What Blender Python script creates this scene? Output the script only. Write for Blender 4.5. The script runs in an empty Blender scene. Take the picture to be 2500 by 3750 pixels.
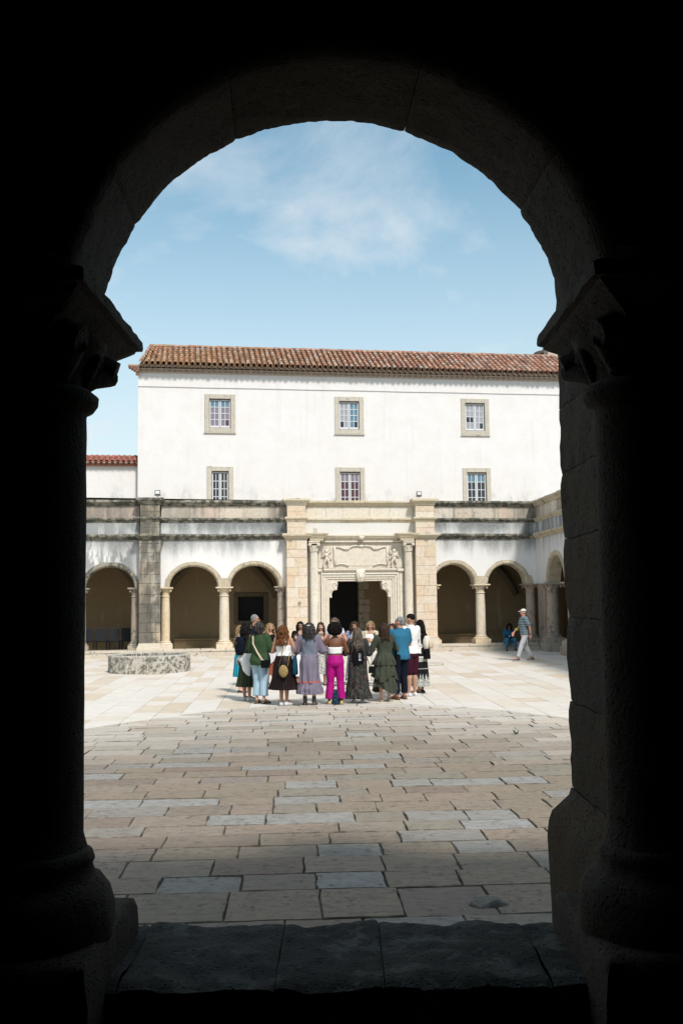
import bpy, math, random
import numpy as np
from mathutils import Vector, Matrix, noise
random.seed(7)
rnd = random.random
def U(a, b): return a + (b - a) * rnd()
PI = math.pi
SC = bpy.context.scene
COL = SC.collection

# ------------------------------------------------------------------ camera
cam = bpy.data.cameras.new('camera'); cam_o = bpy.data.objects.new('camera', cam); COL.objects.link(cam_o)
cam.sensor_fit = 'VERTICAL'; cam.sensor_height = 36.0; cam.sensor_width = 24.0
cam.lens = 3650 / 3750 * 36.0; cam.clip_start = .05; cam.clip_end = 2000
PITCH, ROLL = math.radians(4.89), math.radians(-.705)
_fw = Vector((0, math.cos(PITCH), math.sin(PITCH))); _up = Vector((0, -math.sin(PITCH), math.cos(PITCH))); _rt = Vector((1, 0, 0))
_r2 = _rt * math.cos(ROLL) + _up * math.sin(ROLL); _u2 = -_rt * math.sin(ROLL) + _up * math.cos(ROLL)
cm = Matrix((( _r2.x, _u2.x, -_fw.x, 0), (_r2.y, _u2.y, -_fw.y, 0), (_r2.z, _u2.z, -_fw.z, 2.2), (0, 0, 0, 1)))
cam_o.matrix_world = cm
SC.camera = cam_o

# ------------------------------------------------------------------ sun and sky
TO_SUN = Vector((.40, -.80, 1.0)).normalized()
sun = bpy.data.lights.new('sun', 'SUN'); sun_o = bpy.data.objects.new('sun', sun); COL.objects.link(sun_o)
sun.energy = 3.9; sun.angle = math.radians(7.5); sun.color = (1.0, .955, .90)
sun_o.rotation_euler = TO_SUN.to_track_quat('Z', 'Y').to_euler(); sun_o.location = (10, -20, 30)
SC.view_settings.view_transform = 'Standard'; SC.view_settings.look = 'None'
SC.view_settings.exposure = 0.0; SC.view_settings.gamma = 1.0; SC.view_settings.use_curve_mapping = False
SC.render.engine = 'CYCLES'
SC.cycles.max_bounces = 5; SC.cycles.diffuse_bounces = 3; SC.cycles.glossy_bounces = 2; SC.cycles.transmission_bounces = 2
SC.cycles.use_denoising = True

class N:
    """small helper round a node tree"""
    def __init__(s, tree): s.t = tree; s.n = tree.nodes; s.l = tree.links
    def new(s, kind, **kw):
        n = s.n.new(kind)
        for k, v in kw.items(): setattr(n, k, v)
        return n
    def put(s, sock, v):
        if v is None: return
        if isinstance(v, bpy.types.NodeSocket): s.l.new(v, sock)
        elif hasattr(sock.default_value, '__len__') and not isinstance(v, (int, float)):
            sock.default_value = tuple(v) + (1,) * (len(sock.default_value) - len(v))
        else: sock.default_value = v
    def math(s, op, a, b=None, c=None, clamp=False):
        n = s.new('ShaderNodeMath', operation=op, use_clamp=clamp)
        s.put(n.inputs[0], a); s.put(n.inputs[1], b); s.put(n.inputs[2], c)
        return n.outputs[0]
    def mul(s, a, b): return s.math('MULTIPLY', a, b)
    def add(s, a, b): return s.math('ADD', a, b)
    def smooth(s, x, a, b, lo=0., hi=1.):
        n = s.new('ShaderNodeMapRange', interpolation_type='SMOOTHSTEP')
        for i, v in enumerate((x, a, b, lo, hi)): s.put(n.inputs[i], v)
        return n.outputs[0]
    def mapping(s, vec, scale=(1, 1, 1), loc=(0, 0, 0), rot=(0, 0, 0)):
        n = s.new('ShaderNodeMapping'); s.put(n.inputs[0], vec); s.put(n.inputs[1], loc); s.put(n.inputs[2], rot); s.put(n.inputs[3], scale)
        return n.outputs[0]
    def noise(s, vec, scale=5, detail=4, rough=.55, dist=0):
        n = s.new('ShaderNodeTexNoise'); s.put(n.inputs['Vector'], vec); n.inputs['Scale'].default_value = scale
        n.inputs['Detail'].default_value = detail; n.inputs['Roughness'].default_value = rough; n.inputs['Distortion'].default_value = dist
        return n.outputs[0]
    def voro(s, vec, scale=5, feature='F1', out=0):
        n = s.new('ShaderNodeTexVoronoi', feature=feature); s.put(n.inputs['Vector'], vec); n.inputs['Scale'].default_value = scale
        return n.outputs[out]
    def wave(s, vec, scale=5, dist=0, direction='X', detail=0):
        n = s.new('ShaderNodeTexWave', bands_direction=direction); s.put(n.inputs['Vector'], vec); n.inputs['Scale'].default_value = scale
        n.inputs['Distortion'].default_value = dist; n.inputs['Detail'].default_value = detail
        return n.outputs['Fac']
    def ramp(s, fac, stops, interp='LINEAR'):
        n = s.new('ShaderNodeValToRGB'); s.put(n.inputs[0], fac); cr = n.color_ramp; cr.interpolation = interp
        while len(cr.elements) < len(stops): cr.elements.new(.5)
        for e, (p, c) in zip(cr.elements, stops):
            e.position = p; e.color = tuple(c) + (1,) if hasattr(c, '__len__') else (c, c, c, 1)
        return n.outputs[0]
    def mix(s, fac, a, b, mode='MIX'):
        n = s.new('ShaderNodeMix', data_type='RGBA', blend_type=mode)
        s.put(n.inputs[0], fac); s.put(n.inputs[6], a); s.put(n.inputs[7], b)
        return n.outputs[2]
    def obj(s): return s.new('ShaderNodeTexCoord').outputs['Object']
    def pos(s): return s.new('ShaderNodeNewGeometry').outputs['Position']
    def xyz(s, v):
        n = s.new('ShaderNodeSeparateXYZ'); s.put(n.inputs[0], v); return n.outputs
    def rand(s): return s.new('ShaderNodeObjectInfo').outputs['Random']
    def attr(s, name): return s.new('ShaderNodeAttribute', attribute_name=name).outputs['Fac']
    def bump(s, h, strength=.3, dist=.01, normal=None):
        n = s.new('ShaderNodeBump'); s.put(n.inputs['Height'], h); n.inputs['Strength'].default_value = strength; n.inputs['Distance'].default_value = dist
        if normal is not None: s.put(n.inputs['Normal'], normal)
        return n.outputs[0]

def material(name, fn, rough=.9, spec=.25):
    m = bpy.data.materials.new(name); m.use_nodes = True
    b = m.node_tree.nodes['Principled BSDF']; b.inputs['Roughness'].default_value = rough
    b.inputs['Specular IOR Level'].default_value = spec
    n = N(m.node_tree)
    r = fn(n, b)
    if r is not None:
        c, h = r if isinstance(r, tuple) and len(r) == 2 and not isinstance(r[0], (int, float)) else (r, None)
        n.put(b.inputs['Base Color'], c)
        if h is not None: n.put(b.inputs['Normal'], h)
    return m

world = bpy.data.worlds.new('World'); SC.world = world; world.use_nodes = True
wn = N(world.node_tree)
sky = wn.new('ShaderNodeTexSky', sky_type='NISHITA'); sky.sun_disc = False
sky.sun_elevation = math.asin(TO_SUN.z); sky.sun_rotation = math.atan2(TO_SUN.x, TO_SUN.y)
sky.air_density = 1.0; sky.dust_density = 1.0; sky.ozone_density = 1.6; sky.altitude = 100
g = wn.new('ShaderNodeTexCoord').outputs['Generated']
gx, gy, gz = wn.xyz(g)
inv = wn.math('DIVIDE', 1.0, wn.math('MAXIMUM', wn.add(gz, .12), .03))     # flat cloud layer far overhead
cv = wn.new('ShaderNodeCombineXYZ'); wn.put(cv.inputs[0], wn.mul(gx, inv)); wn.put(cv.inputs[1], wn.mul(gy, inv))
cvo = cv.outputs[0]
c1 = wn.noise(wn.mapping(cvo, (1.15, .75, 1), (1.7, 5.1, 0)), 1.5, 7, .58, .6)
c2 = wn.noise(wn.mapping(cvo, (.8, .6, 1), (1.0, 6.0, 3)), .9, 3, .5)
cl = wn.smooth(wn.add(wn.mul(c1, .62), wn.mul(c2, .38)), .35, .64, 0, .80)
low = wn.smooth(gz, .0, .50, .90, 0.0)                                # haze towards the horizon, all round
fac = wn.math('MAXIMUM', cl, low)
skyc = wn.mix(1.0, sky.outputs[0], (1.42, 1.92, 1.66), 'MULTIPLY')
cc = wn.mix(fac, skyc, (8.2, 8.7, 9.1))
bg = world.node_tree.nodes['Background']; wn.put(bg.inputs[0], cc); bg.inputs[1].default_value = .10

# ------------------------------------------------------------------ mesh helpers
class MB:
    def __init__(s): s.v = []; s.f = []; s.mi = []; s.at = []
    def add(s, vs, fs, mi=0, at=0.):
        o = len(s.v); s.v.extend([tuple(p) for p in vs])
        for f in fs: s.f.append(tuple(i + o for i in f)); s.mi.append(mi); s.at.append(at)
        return s
    def box(s, x0, x1, y0, y1, z0, z1, mi=0, at=0., M=None):
        vs = [Vector(p) for p in ((x0,y0,z0),(x1,y0,z0),(x1,y1,z0),(x0,y1,z0),(x0,y0,z1),(x1,y0,z1),(x1,y1,z1),(x0,y1,z1))]
        if M is not None: vs = [M @ p for p in vs]
        return s.add(vs, [(0,3,2,1),(4,5,6,7),(0,1,5,4),(1,2,6,5),(2,3,7,6),(3,0,4,7)], mi, at)
    def plaque(s, poly, d0, d1, ch, fn, mi=0, at=0., back=False):
        """poly (a,b) counter-clockwise, face at depth d1 (chamfer ch), body back to d0; fn(a,b,d)->xyz"""
        n = len(poly); cx = sum(p[0] for p in poly) / n; cy = sum(p[1] for p in poly) / n
        def ins(p):
            dx, dy = cx - p[0], cy - p[1]
            return (p[0] + math.copysign(min(ch, abs(dx) * .4), dx), p[1] + math.copysign(min(ch, abs(dy) * .4), dy))
        sg = 1 if d1 > d0 else -1
        R = [[fn(a, b, d0) for a, b in poly], [fn(a, b, d1 - sg * ch) for a, b in poly], [fn(*ins(p), d1) for p in poly]]
        vs = R[0] + R[1] + R[2]; fs = []
        for k in (0, 1):
            for i in range(n):
                j = (i + 1) % n; fs.append((k*n+i, k*n+j, (k+1)*n+j, (k+1)*n+i))
        fs.append(tuple(2*n + i for i in range(n)))
        if back: fs.append(tuple(reversed(range(n))))
        return s.add(vs, fs, mi, at)
    def loft(s, rings, cap=True, mi=0, at=0., closed=True):
        n = len(rings[0]); vs = [p for r in rings for p in r]; fs = []
        for k in range(len(rings) - 1):
            for i in range(n if closed else n - 1):
                j = (i + 1) % n; fs.append((k*n+i, k*n+j, (k+1)*n+j, (k+1)*n+i))
        if cap: fs.append(tuple(reversed(range(n)))); fs.append(tuple((len(rings)-1)*n + i for i in range(n)))
        return s.add(vs, fs, mi, at)
    def lathe(s, prof, cx=0, cy=0, n=24, flute=None, mi=0, a0=0, a1=2*PI, sq=None):
        rings = []
        full = abs(a1 - a0 - 2*PI) < 1e-6
        for r, z in prof:
            ring = []
            for i in range(n if full else n + 1):
                a = a0 + (a1 - a0) * i / n
                rr = r * (1 - (flute(a, z) if flute else 0))
                ring.append((cx + rr * math.cos(a), cy + rr * math.sin(a), z))
            rings.append(ring)
        return s.loft(rings, True, mi, closed=full)
    def tube(s, pts, rad, n=8, mi=0, at=0., cap=True, up=(0, 0, 1)):
        pts = [Vector(p) for p in pts]; rings = []
        if not hasattr(rad, '__len__'): rad = [rad] * len(pts)
        for i, p in enumerate(pts):
            d = (pts[min(i+1, len(pts)-1)] - pts[max(i-1, 0)])
            if d.length < 1e-9: d = Vector((0, 0, 1))
            d.normalize(); u = Vector(up)
            if abs(d.dot(u)) > .95: u = Vector((1, 0, 0))
            a = d.cross(u).normalized(); b = a.cross(d)
            rings.append([p + (a * math.cos(2*PI*k/n) + b * math.sin(2*PI*k/n)) * rad[i] for k in range(n)])
        return s.loft(rings, cap, mi, at)
    def ball(s, c, r, n=10, m=7, M=None, mi=0, at=0.):
        if not hasattr(r, '__len__'): r = (r, r, r)
        c = Vector(c); rings = []
        for k in range(m + 1):
            t = PI * (k + .02) / (m + .04) if m else 0
            rings.append([Vector((r[0]*math.sin(t)*math.cos(2*PI*i/n), r[1]*math.sin(t)*math.sin(2*PI*i/n), -r[2]*math.cos(t))) for i in range(n)])
        rings = [[(c + (M @ p if M is not None else p)) for p in ring] for ring in rings]
        return s.loft(rings, True, mi, at)
    def cap(s, a, b, ra, rb, n=10):
        """tapered capsule"""
        a, b = Vector(a), Vector(b); d = (b - a); L = d.length
        if L < 1e-6: return s.ball(a, ra)
        d /= L; pts = []; rad = []
        for t in (-.98, -.7, -.35): pts.append(a + d * ra * t); rad.append(ra * math.sqrt(1 - t*t))
        pts.append(a); rad.append(ra); pts.append(b); rad.append(rb)
        for t in (.35, .7, .98): pts.append(b + d * rb * t); rad.append(rb * math.sqrt(1 - t*t))
        rings = []
        u = Vector((0, 0, 1)) if abs(d.z) < .9 else Vector((1, 0, 0))
        x = d.cross(u).normalized(); y = x.cross(d)
        for p, r in zip(pts, rad): rings.append([p + (x*math.cos(2*PI*k/n) + y*math.sin(2*PI*k/n)) * r for k in range(n)])
        return s.loft(rings, True)
    def mesh(s, name, smooth=False):
        me = bpy.data.meshes.new(name); me.from_pydata(s.v, [], s.f)
        if any(s.mi): me.polygons.foreach_set('material_index', s.mi)
        if any(s.at):
            a = me.attributes.new('rnd', 'FLOAT', 'FACE'); a.data.foreach_set('value', s.at)
        if smooth: me.polygons.foreach_set('use_smooth', [True] * len(s.f))
        me.update(); return me
    def build(s, name, mats, parent=None, smooth=False, kind=None, loc=None):
        return link(s.mesh(name, smooth), name, mats, parent, kind, loc)
def link(me, name, mats, parent=None, kind=None, loc=None):
    if mats is not None and not len(me.materials):
        for m in (mats if isinstance(mats, (list, tuple)) else [mats]): me.materials.append(m)
    o = bpy.data.objects.new(name, me); COL.objects.link(o)
    if parent is not None: o.parent = parent
    if kind: o['kind'] = kind
    if loc is not None: o.location = loc
    return o
def sharp(me, ang=40):
    me.set_sharp_from_angle(angle=math.radians(ang)); return me
def tag(o, label, cat, group=None):
    o['label'] = label; o['category'] = cat
    if group: o['group'] = group
    return o
def empty(name, loc=(0, 0, 0), rz=0., label=None, cat=None, group=None, scale=1.):
    o = bpy.data.objects.new(name, None); COL.objects.link(o); o.empty_display_size = .2
    o.location = loc; o.rotation_euler = (0, 0, rz); o.scale = (scale,) * 3
    if label: tag(o, label, cat, group)
    return o
def jit(p, amp, sc=3.):
    v = noise.noise_vector(Vector(p) * sc)
    return (p[0] + v.x * amp, p[1] + v.y * amp, p[2] + v.z * amp)
def rough_rect(a0, a1, b0, b1, amp, step=.25, sd=0.):
    P = []
    cs = [(a0, b0), (a1, b0), (a1, b1), (a0, b1)]
    for k in range(4):
        p, q = cs[k], cs[(k+1) % 4]; L = math.hypot(q[0]-p[0], q[1]-p[1]); n = max(1, min(4, int(L / step)))
        for i in range(n):
            t = i / n; P.append((p[0] + (q[0]-p[0])*t + U(-amp, amp), p[1] + (q[1]-p[1])*t + U(-amp, amp)))
    return P

# ------------------------------------------------------------------ stone, plaster and tile materials
def m_plaster(name, base, streak=0., sz=(0, 1), dark=(.10, .105, .105), warm=.12, top=None, extra=None, seed=0.):
    def fn(n, b):
        o = n.obj(); x, y, z = n.xyz(o)
        w = n.noise(o, 1.3, 5, .6); w2 = n.noise(n.mapping(o, (1, 1, .3), (seed, 0, 0)), 2.2, 6, .65)
        c = n.mix(n.smooth(w, .35, .75, 0, 1), base, tuple(v * k for v, k in zip(base, (.96, .945, .92))))
        c = n.mix(n.mul(n.smooth(w2, .55, .75), warm), c, (.55, .42, .30))
        if streak:
            s1 = n.noise(n.mapping(o, (1.5, 1.5, .30), (seed, 0, 0)), 1.5, 7, .62)
            bay = n.noise(n.mapping(o, (.55, .55, .0), (seed * 2.1, 3, 0)), 1.2, 2, .5)
            fall = n.smooth(z, sz[0], sz[1], 0, 1)
            f = n.add(n.add(n.mul(s1, .9), n.mul(bay, .75)), n.mul(fall, .35))
            f = n.mul(n.smooth(f, .98 - streak * .25, 1.46 - streak * .25), n.smooth(z, sz[0] - .25, sz[1], .0, 1))
            sp = n.noise(o, 22, 4, .7)
            f = n.mul(f, n.smooth(sp, .25, .6, .55, 1))
            if extra: f = n.math('MAXIMUM', f, extra(n, o, x, y, z, s1))
            c = n.mix(n.mul(f, .93), c, n.mix(n.noise(o, 6, 3), dark, tuple(v * 2.2 for v in dark)))
        elif extra:
            c = n.mix(extra(n, o, x, y, z, w2), c, dark)
        cr = n.noise(o, 3, 3, .5)
        return c, n.bump(n.add(n.noise(o, 14, 5, .65), n.mul(cr, 2.)), .25, .02)
    return material(name, fn, .92, .2)
def left_bay(n, o, x, y, z, s1):
    L = n.smooth(x, -1.55, -2.1, 0, 1); k = n.noise(n.mapping(o, (1.4, 1.4, .5), (5, 0, 0)), 2.0, 5, .6)
    near = n.smooth(x, -2.9, -1.9, 0, .6)
    return n.mul(L, n.math('MINIMUM', n.add(n.smooth(k, .42, .56, .0, .75), n.mul(near, .8)), .9))
def piers_side(n, o, x, y, z, s1):
    # damp black corners beside the piers
    a = n.smooth(n.math('ABSOLUTE', n.add(x, -3.80)), .75, .1, 0, 1); b = n.smooth(n.math('ABSOLUTE', n.add(x, -14.2)), 1.5, .15, 0, 1)
    c = n.smooth(n.math('ABSOLUTE', n.add(x, .2)), 1.0, .3, 0, .55); d = n.smooth(x, -1.7, -2.4, 0, .75)
    m = n.math('MAXIMUM', n.math('MAXIMUM', a, b), n.math('MAXIMUM', c, d))
    return n.mul(m, n.smooth(s1, .33, .52, .3, 1))
def m_stone(name, cols, dark=.0, darkc=(.07, .07, .06), bumps=.35, rgh=.93, streak=0., gain=1., pit=.5, scale=1., dscale=3., rim=None, side=False):
    """limestone: every block takes its own tone from its object"""
    def fn(n, b):
        o = n.obj(); ran = n.rand(); at = n.attr('rnd')
        r = n.math('FRACT', n.add(ran, n.mul(at, 7.31)))
        st = [(i / max(1, len(cols) - 1), tuple(v * gain for v in c)) for i, c in enumerate(cols)]
        c = n.ramp(r, st)
        n1 = n.noise(o, 2.2 * scale, 6, .62); n2 = n.noise(o, 9 * scale, 5, .7)
        c = n.mix(n.smooth(n1, .3, .7, .0, .55), c, n.ramp(n.noise(o, 1.1 * scale, 3), st), 'MIX')
        c = n.mix(1.0, c, n.ramp(n2, [(.2, .70), (.5, 1.0), (.8, 1.12)]), 'MULTIPLY')
        if dark > 0:
            d1 = n.noise(o, dscale * scale, 7, .72)
            f = n.smooth(d1, .62 - dark * .3, .70 - dark * .22, 0, .9)
            if rim: f = n.mul(f, n.smooth(n.xyz(o)[2], rim + .02, rim - .02, .25, 1))
            c = n.mix(f, c, n.mix(n.noise(o, 11, 3), darkc, tuple(v * 2.4 for v in darkc)))
        if streak > 0:
            s1 = n.noise(n.mapping(o, (2.0, 2.0, .30)), 1.5, 6, .6)
            f = n.smooth(s1, .60 - streak * .24, .84 - streak * .2, 0, .85)
            c = n.mix(f, c, darkc)
        if side:
            x, y, z = n.xyz(o); c = n.mix(n.mul(piers_side(n, o, x, y, z, n.noise(n.mapping(o, (1.5, 1.5, .4)), 1.6, 6, .65)), .8), c, darkc)
        h = n.add(n.mul(n2, .6), n.mul(n.math('SUBTRACT', 1.0, n.smooth(n.voro(o, 26 * scale), .0, .35)), -pit))
        h = n.add(h, n.mul(n.noise(o, 40 * scale, 3, .6), .4))
        return c, n.bump(h, bumps, .02)
    return material(name, fn, rgh, .2)
CREAM = (.60, .52, .42); TAN = (.56, .44, .31); ORG = (.56, .39, .25); PALE = (.64, .59, .52); GREY = (.42, .40, .36); PINK = (.56, .43, .35)
WHITE = (.735, .71, .70)
M = {}
M['wall_bay'] = m_plaster('bay_plaster', WHITE, .55, (3.35, 4.5), extra=left_bay, warm=.03)
M['wall_band'] = m_plaster('band_plaster', (.74, .73, .71), .80, (4.2, 5.1), dark=(.075, .08, .082), extra=piers_side, seed=3.)
M['wall_upper'] = m_plaster('upper_plaster', (.745, .712, .705), 0, warm=.05, dark=(.45, .45, .46),
    extra=lambda n, o, x, y, z, w: n.mul(n.smooth(z, 7.25, 6.2), n.add(n.smooth(n.noise(n.mapping(o, (1, 1, .5)), 1.1, 6, .7), .48, .64, 0, .8), 0.)) if False else n.math('MAXIMUM', n.mul(n.smooth(z, 7.25, 6.2), n.smooth(n.noise(n.mapping(o, (1, 1, .5)), 1.1, 6, .7), .48, .64, 0, .85)), n.mul(n.smooth(n.noise(n.mapping(o, (2.2, 2.2, .16)), 1.5, 5, .6), .54, .72), .16)))
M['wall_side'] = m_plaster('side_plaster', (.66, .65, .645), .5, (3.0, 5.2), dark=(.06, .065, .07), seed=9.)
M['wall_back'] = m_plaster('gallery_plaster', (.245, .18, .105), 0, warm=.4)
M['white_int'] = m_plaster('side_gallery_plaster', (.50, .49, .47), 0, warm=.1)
M['ashlar'] = m_stone('tan_ashlar', [CREAM, TAN, PALE, ORG, CREAM, PINK, PALE], gain=1.08)
M['mortar'] = m_stone('pale_mortar', [PALE, PALE], gain=1.0)
M['portal'] = m_stone('portal_limestone', [(.66, .58, .49), (.62, .55, .45), (.68, .62, .54)], pit=.2, bumps=.25)
M['ashlar_dark'] = m_stone('weathered_ashlar', [GREY, CREAM, (.34, .31, .26), TAN, GREY, PALE], dark=.42, streak=1.35, darkc=(.095, .088, .075), dscale=1.6)
M['panel'] = m_stone('parapet_limestone', [CREAM, PALE, PINK, (.50, .45, .37), CREAM], dark=.16, streak=.45, darkc=(.11, .108, .10), side=True)
M['panel_clean'] = m_stone('clean_parapet_limestone', [CREAM, PALE, (.62, .54, .43)], gain=1.05)
M['moss'] = m_stone('mossy_cornice_stone', [(.34, .31, .25), (.27, .25, .19), (.40, .36, .30)], dark=.66, darkc=(.038, .038, .032), bumps=.8, pit=1., dscale=4.5)
M['cornice'] = m_stone('clean_cornice_stone', [(.58, .50, .38), (.52, .44, .31), (.62, .56, .46)], dark=.12, darkc=(.16, .14, .10))
M['column'] = m_stone('golden_column_stone', [(.60, .47, .30), (.60, .50, .37), (.60, .53, .44)], gain=1.05)
M['arch'] = m_stone('arch_stone', [(.50, .42, .30), (.44, .37, .27), (.55, .48, .37)], dark=.24, darkc=(.10, .095, .07))
M['arch_dark'] = m_stone('lichened_arch_stone', [(.34, .30, .24), (.28, .25, .2)], dark=.55, darkc=(.05, .05, .045))
M['base'] = m_stone('ledge_stone', [(.56, .49, .40), (.50, .44, .36), (.60, .50, .42)], dark=.12)
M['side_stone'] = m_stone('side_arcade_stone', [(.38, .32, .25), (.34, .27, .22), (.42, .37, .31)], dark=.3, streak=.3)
M['frame'] = m_stone('window_surround_stone', [(.50, .45, .38), (.55, .50, .43)], dark=.08, pit=.2, bumps=.2)
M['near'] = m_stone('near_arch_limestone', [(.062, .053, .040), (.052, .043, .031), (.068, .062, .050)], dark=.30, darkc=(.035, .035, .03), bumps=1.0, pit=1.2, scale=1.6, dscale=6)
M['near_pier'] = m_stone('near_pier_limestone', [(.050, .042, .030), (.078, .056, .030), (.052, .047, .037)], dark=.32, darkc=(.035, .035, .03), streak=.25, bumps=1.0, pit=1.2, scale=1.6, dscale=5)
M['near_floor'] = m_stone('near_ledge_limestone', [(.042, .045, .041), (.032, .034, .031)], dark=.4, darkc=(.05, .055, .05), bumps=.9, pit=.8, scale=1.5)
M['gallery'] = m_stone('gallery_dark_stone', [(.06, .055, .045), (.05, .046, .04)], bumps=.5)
M['well'] = m_stone('lichened_well_stone', [(.46, .43, .37), (.50, .46, .40)], dark=.56, darkc=(.07, .064, .052), bumps=.8, pit=1., dscale=8., rim=.5)
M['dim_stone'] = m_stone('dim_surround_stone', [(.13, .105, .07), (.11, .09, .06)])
M['disc'] = m_stone('pale_disc_stone', [(.50, .45, .38), (.46, .42, .36)], dark=.18)
M['stub'] = m_stone('pale_cement', [(.25, .23, .20), (.20, .18, .16)], dark=.4)
def f_tile(lich, reds):
    def fn(n, b):
        o = n.new('ShaderNodeNewGeometry').outputs['Position']; r = n.math('FRACT', n.add(n.rand(), n.mul(n.attr('rnd'), 5.77)))
        c = n.ramp(r, reds)
        c = n.mix(n.smooth(n.noise(o, 5, 6, .7), .46, .72, 0, .75), c, (.13, .095, .075))
        c = n.mix(n.smooth(n.noise(o, 9, 5, .7), .56, .66, 0, .6), c, (.36, .33, .29))
        if lich:
            x = n.xyz(o)[0]
            c = n.mix(n.mul(n.smooth(n.noise(o, 3.5, 6, .7), .40, .60), n.smooth(x, 3., -7., .05, .55)), c, (.34, .19, .06))
        return c, n.bump(n.noise(o, 30, 4), .4, .02)
    return fn
M['tile'] = material('old_roof_tile', f_tile(True, [(0, (.36, .155, .095)), (.3, (.47, .235, .155)), (.5, (.22, .125, .095)), (.75, (.54, .33, .24)), (1, (.42, .32, .27))]), .9)
M['tile_dark'] = material('dark_channel_tile', f_tile(True, [(0, (.09, .05, .035)), (1, (.14, .08, .055))]), .9)  # channel tiles coloured darker than the cover tiles
M['tile_new'] = material('red_roof_tile', f_tile(False, [(0, (.33, .10, .07)), (.5, (.38, .13, .09)), (1, (.26, .08, .06))]), .85)
M['eave'] = m_stone('eave_tile_plaster', [(.55, .47, .40), (.50, .40, .33)], bumps=.2)

def f_pave(n, b):
    p = n.pos(); a = n.attr('rnd'); k = n.attr('zone')
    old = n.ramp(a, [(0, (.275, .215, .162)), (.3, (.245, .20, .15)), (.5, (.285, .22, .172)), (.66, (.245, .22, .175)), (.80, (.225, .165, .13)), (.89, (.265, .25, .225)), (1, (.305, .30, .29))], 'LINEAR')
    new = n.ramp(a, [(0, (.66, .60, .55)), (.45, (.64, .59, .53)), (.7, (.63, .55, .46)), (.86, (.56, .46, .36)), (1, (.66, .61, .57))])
    n1 = n.noise(p, 1.7, 6, .65); n2 = n.noise(n.mapping(p, (1, 2.2, 1)), 7, 7, .72)
    old = n.mix(1., old, n.ramp(n2, [(.28, .58), (.5, 1.0), (.72, 1.16)]), 'MULTIPLY')
    spot = n.mul(n.smooth(n.noise(p, 13, 6, .7), .555, .61), n.smooth(n.noise(n.mapping(p, (1, 1, 1), (3, 9, 0)), 1.6, 4, .6), .40, .56, .0, 1))
    old = n.mix(n.mul(spot, .75), old, (.10, .09, .075))
    lich = n.mul(n.smooth(n.noise(n.mapping(p, (1, 1, 1), (7, 3, 0)), 4, 8, .8), .50, .64), .72)
    old = n.mix(lich, old, (.20, .17, .13))
    old = n.mix(n.mul(n.smooth(n.noise(n.mapping(p, (1, 3, 1)), 3.1, 7, .75), .48, .68), .55), old, (.24, .20, .16))
    new = n.mix(1., new, n.ramp(n.noise(n.mapping(p, (.8, 2.5, 1)), 2.6, 5, .65), [(.3, .88), (.6, 1.04)]), 'MULTIPLY')
    new = n.mix(n.mul(n.smooth(n2, .60, .75), .35), new, (.45, .37, .29))
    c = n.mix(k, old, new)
    c = n.mix(n.mul(n.attr('edge'), n.smooth(n.noise(p, 6, 4, .7), .35, .6, .10, .85)), c, (.09, .075, .055))
    h = n.add(n.mul(n2, n.math('SUBTRACT', 1.0, n.mul(k, .75))), n.mul(spot, -.5))
    return c, n.bump(h, .45, .015)
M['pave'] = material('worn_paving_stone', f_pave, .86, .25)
M['dirt'] = material('dark_joint_earth', lambda n, b: (n.ramp(n.noise(n.pos(), 4, 6, .7), [(.3, (.045, .038, .03)), (.7, (.13, .11, .085))]), n.bump(n.noise(n.pos(), 30, 4), .6, .02)), .95)
M['grout'] = material('pale_joint_mortar', lambda n, b: n.ramp(n.noise(n.pos(), 1.2, 6, .7), [(.3, (.16, .13, .10)), (.65, (.42, .37, .32))]), .95)
def plain(name, c, rough=.6, metal=0., spec=.4, var=.12):
    def fn(n, b):
        b.inputs['Metallic'].default_value = metal
        return n.mix(n.noise(n.obj(), 25, 3), tuple(v * (1 - var) for v in c), tuple(min(1, v * (1 + var)) for v in c))
    return material(name, fn, rough, spec)
M['black_metal'] = plain('black_metal', (.02, .02, .022), .45)
M['iron'] = plain('rusty_iron', (.06, .04, .03), .7)
M['white_paint'] = plain('white_sash_paint', (.66, .65, .68), .5)
M['maroon_paint'] = plain('maroon_window_edge', (.16, .05, .05), .6)
M['glass_lit'] = plain('lamp_glass', (.75, .75, .72), .15)
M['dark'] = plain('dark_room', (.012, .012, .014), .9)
def glassy(name, c, rough=.06):
    return material(name, lambda n, b: (n.mix(n.noise(n.obj(), 3, 2), c, tuple(v * .8 for v in c))), rough, .8)
M['pane_dark'] = glassy('dark_window_glass', (.012, .016, .02))
M['pane_curtain'] = glassy('glass_over_pale_curtain', (.36, .36, .39), .12)
M['pane_mauve'] = glassy('glass_over_mauve_curtain', (.24, .19, .24), .12)
M['pane_teal'] = glassy('glass_with_painted_sky', (.10, .22, .30), .08)  # teal base colour is a painted sky reflection
M['pane_maroon'] = glassy('glass_over_maroon_curtain', (.085, .02, .03), .1)

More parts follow.
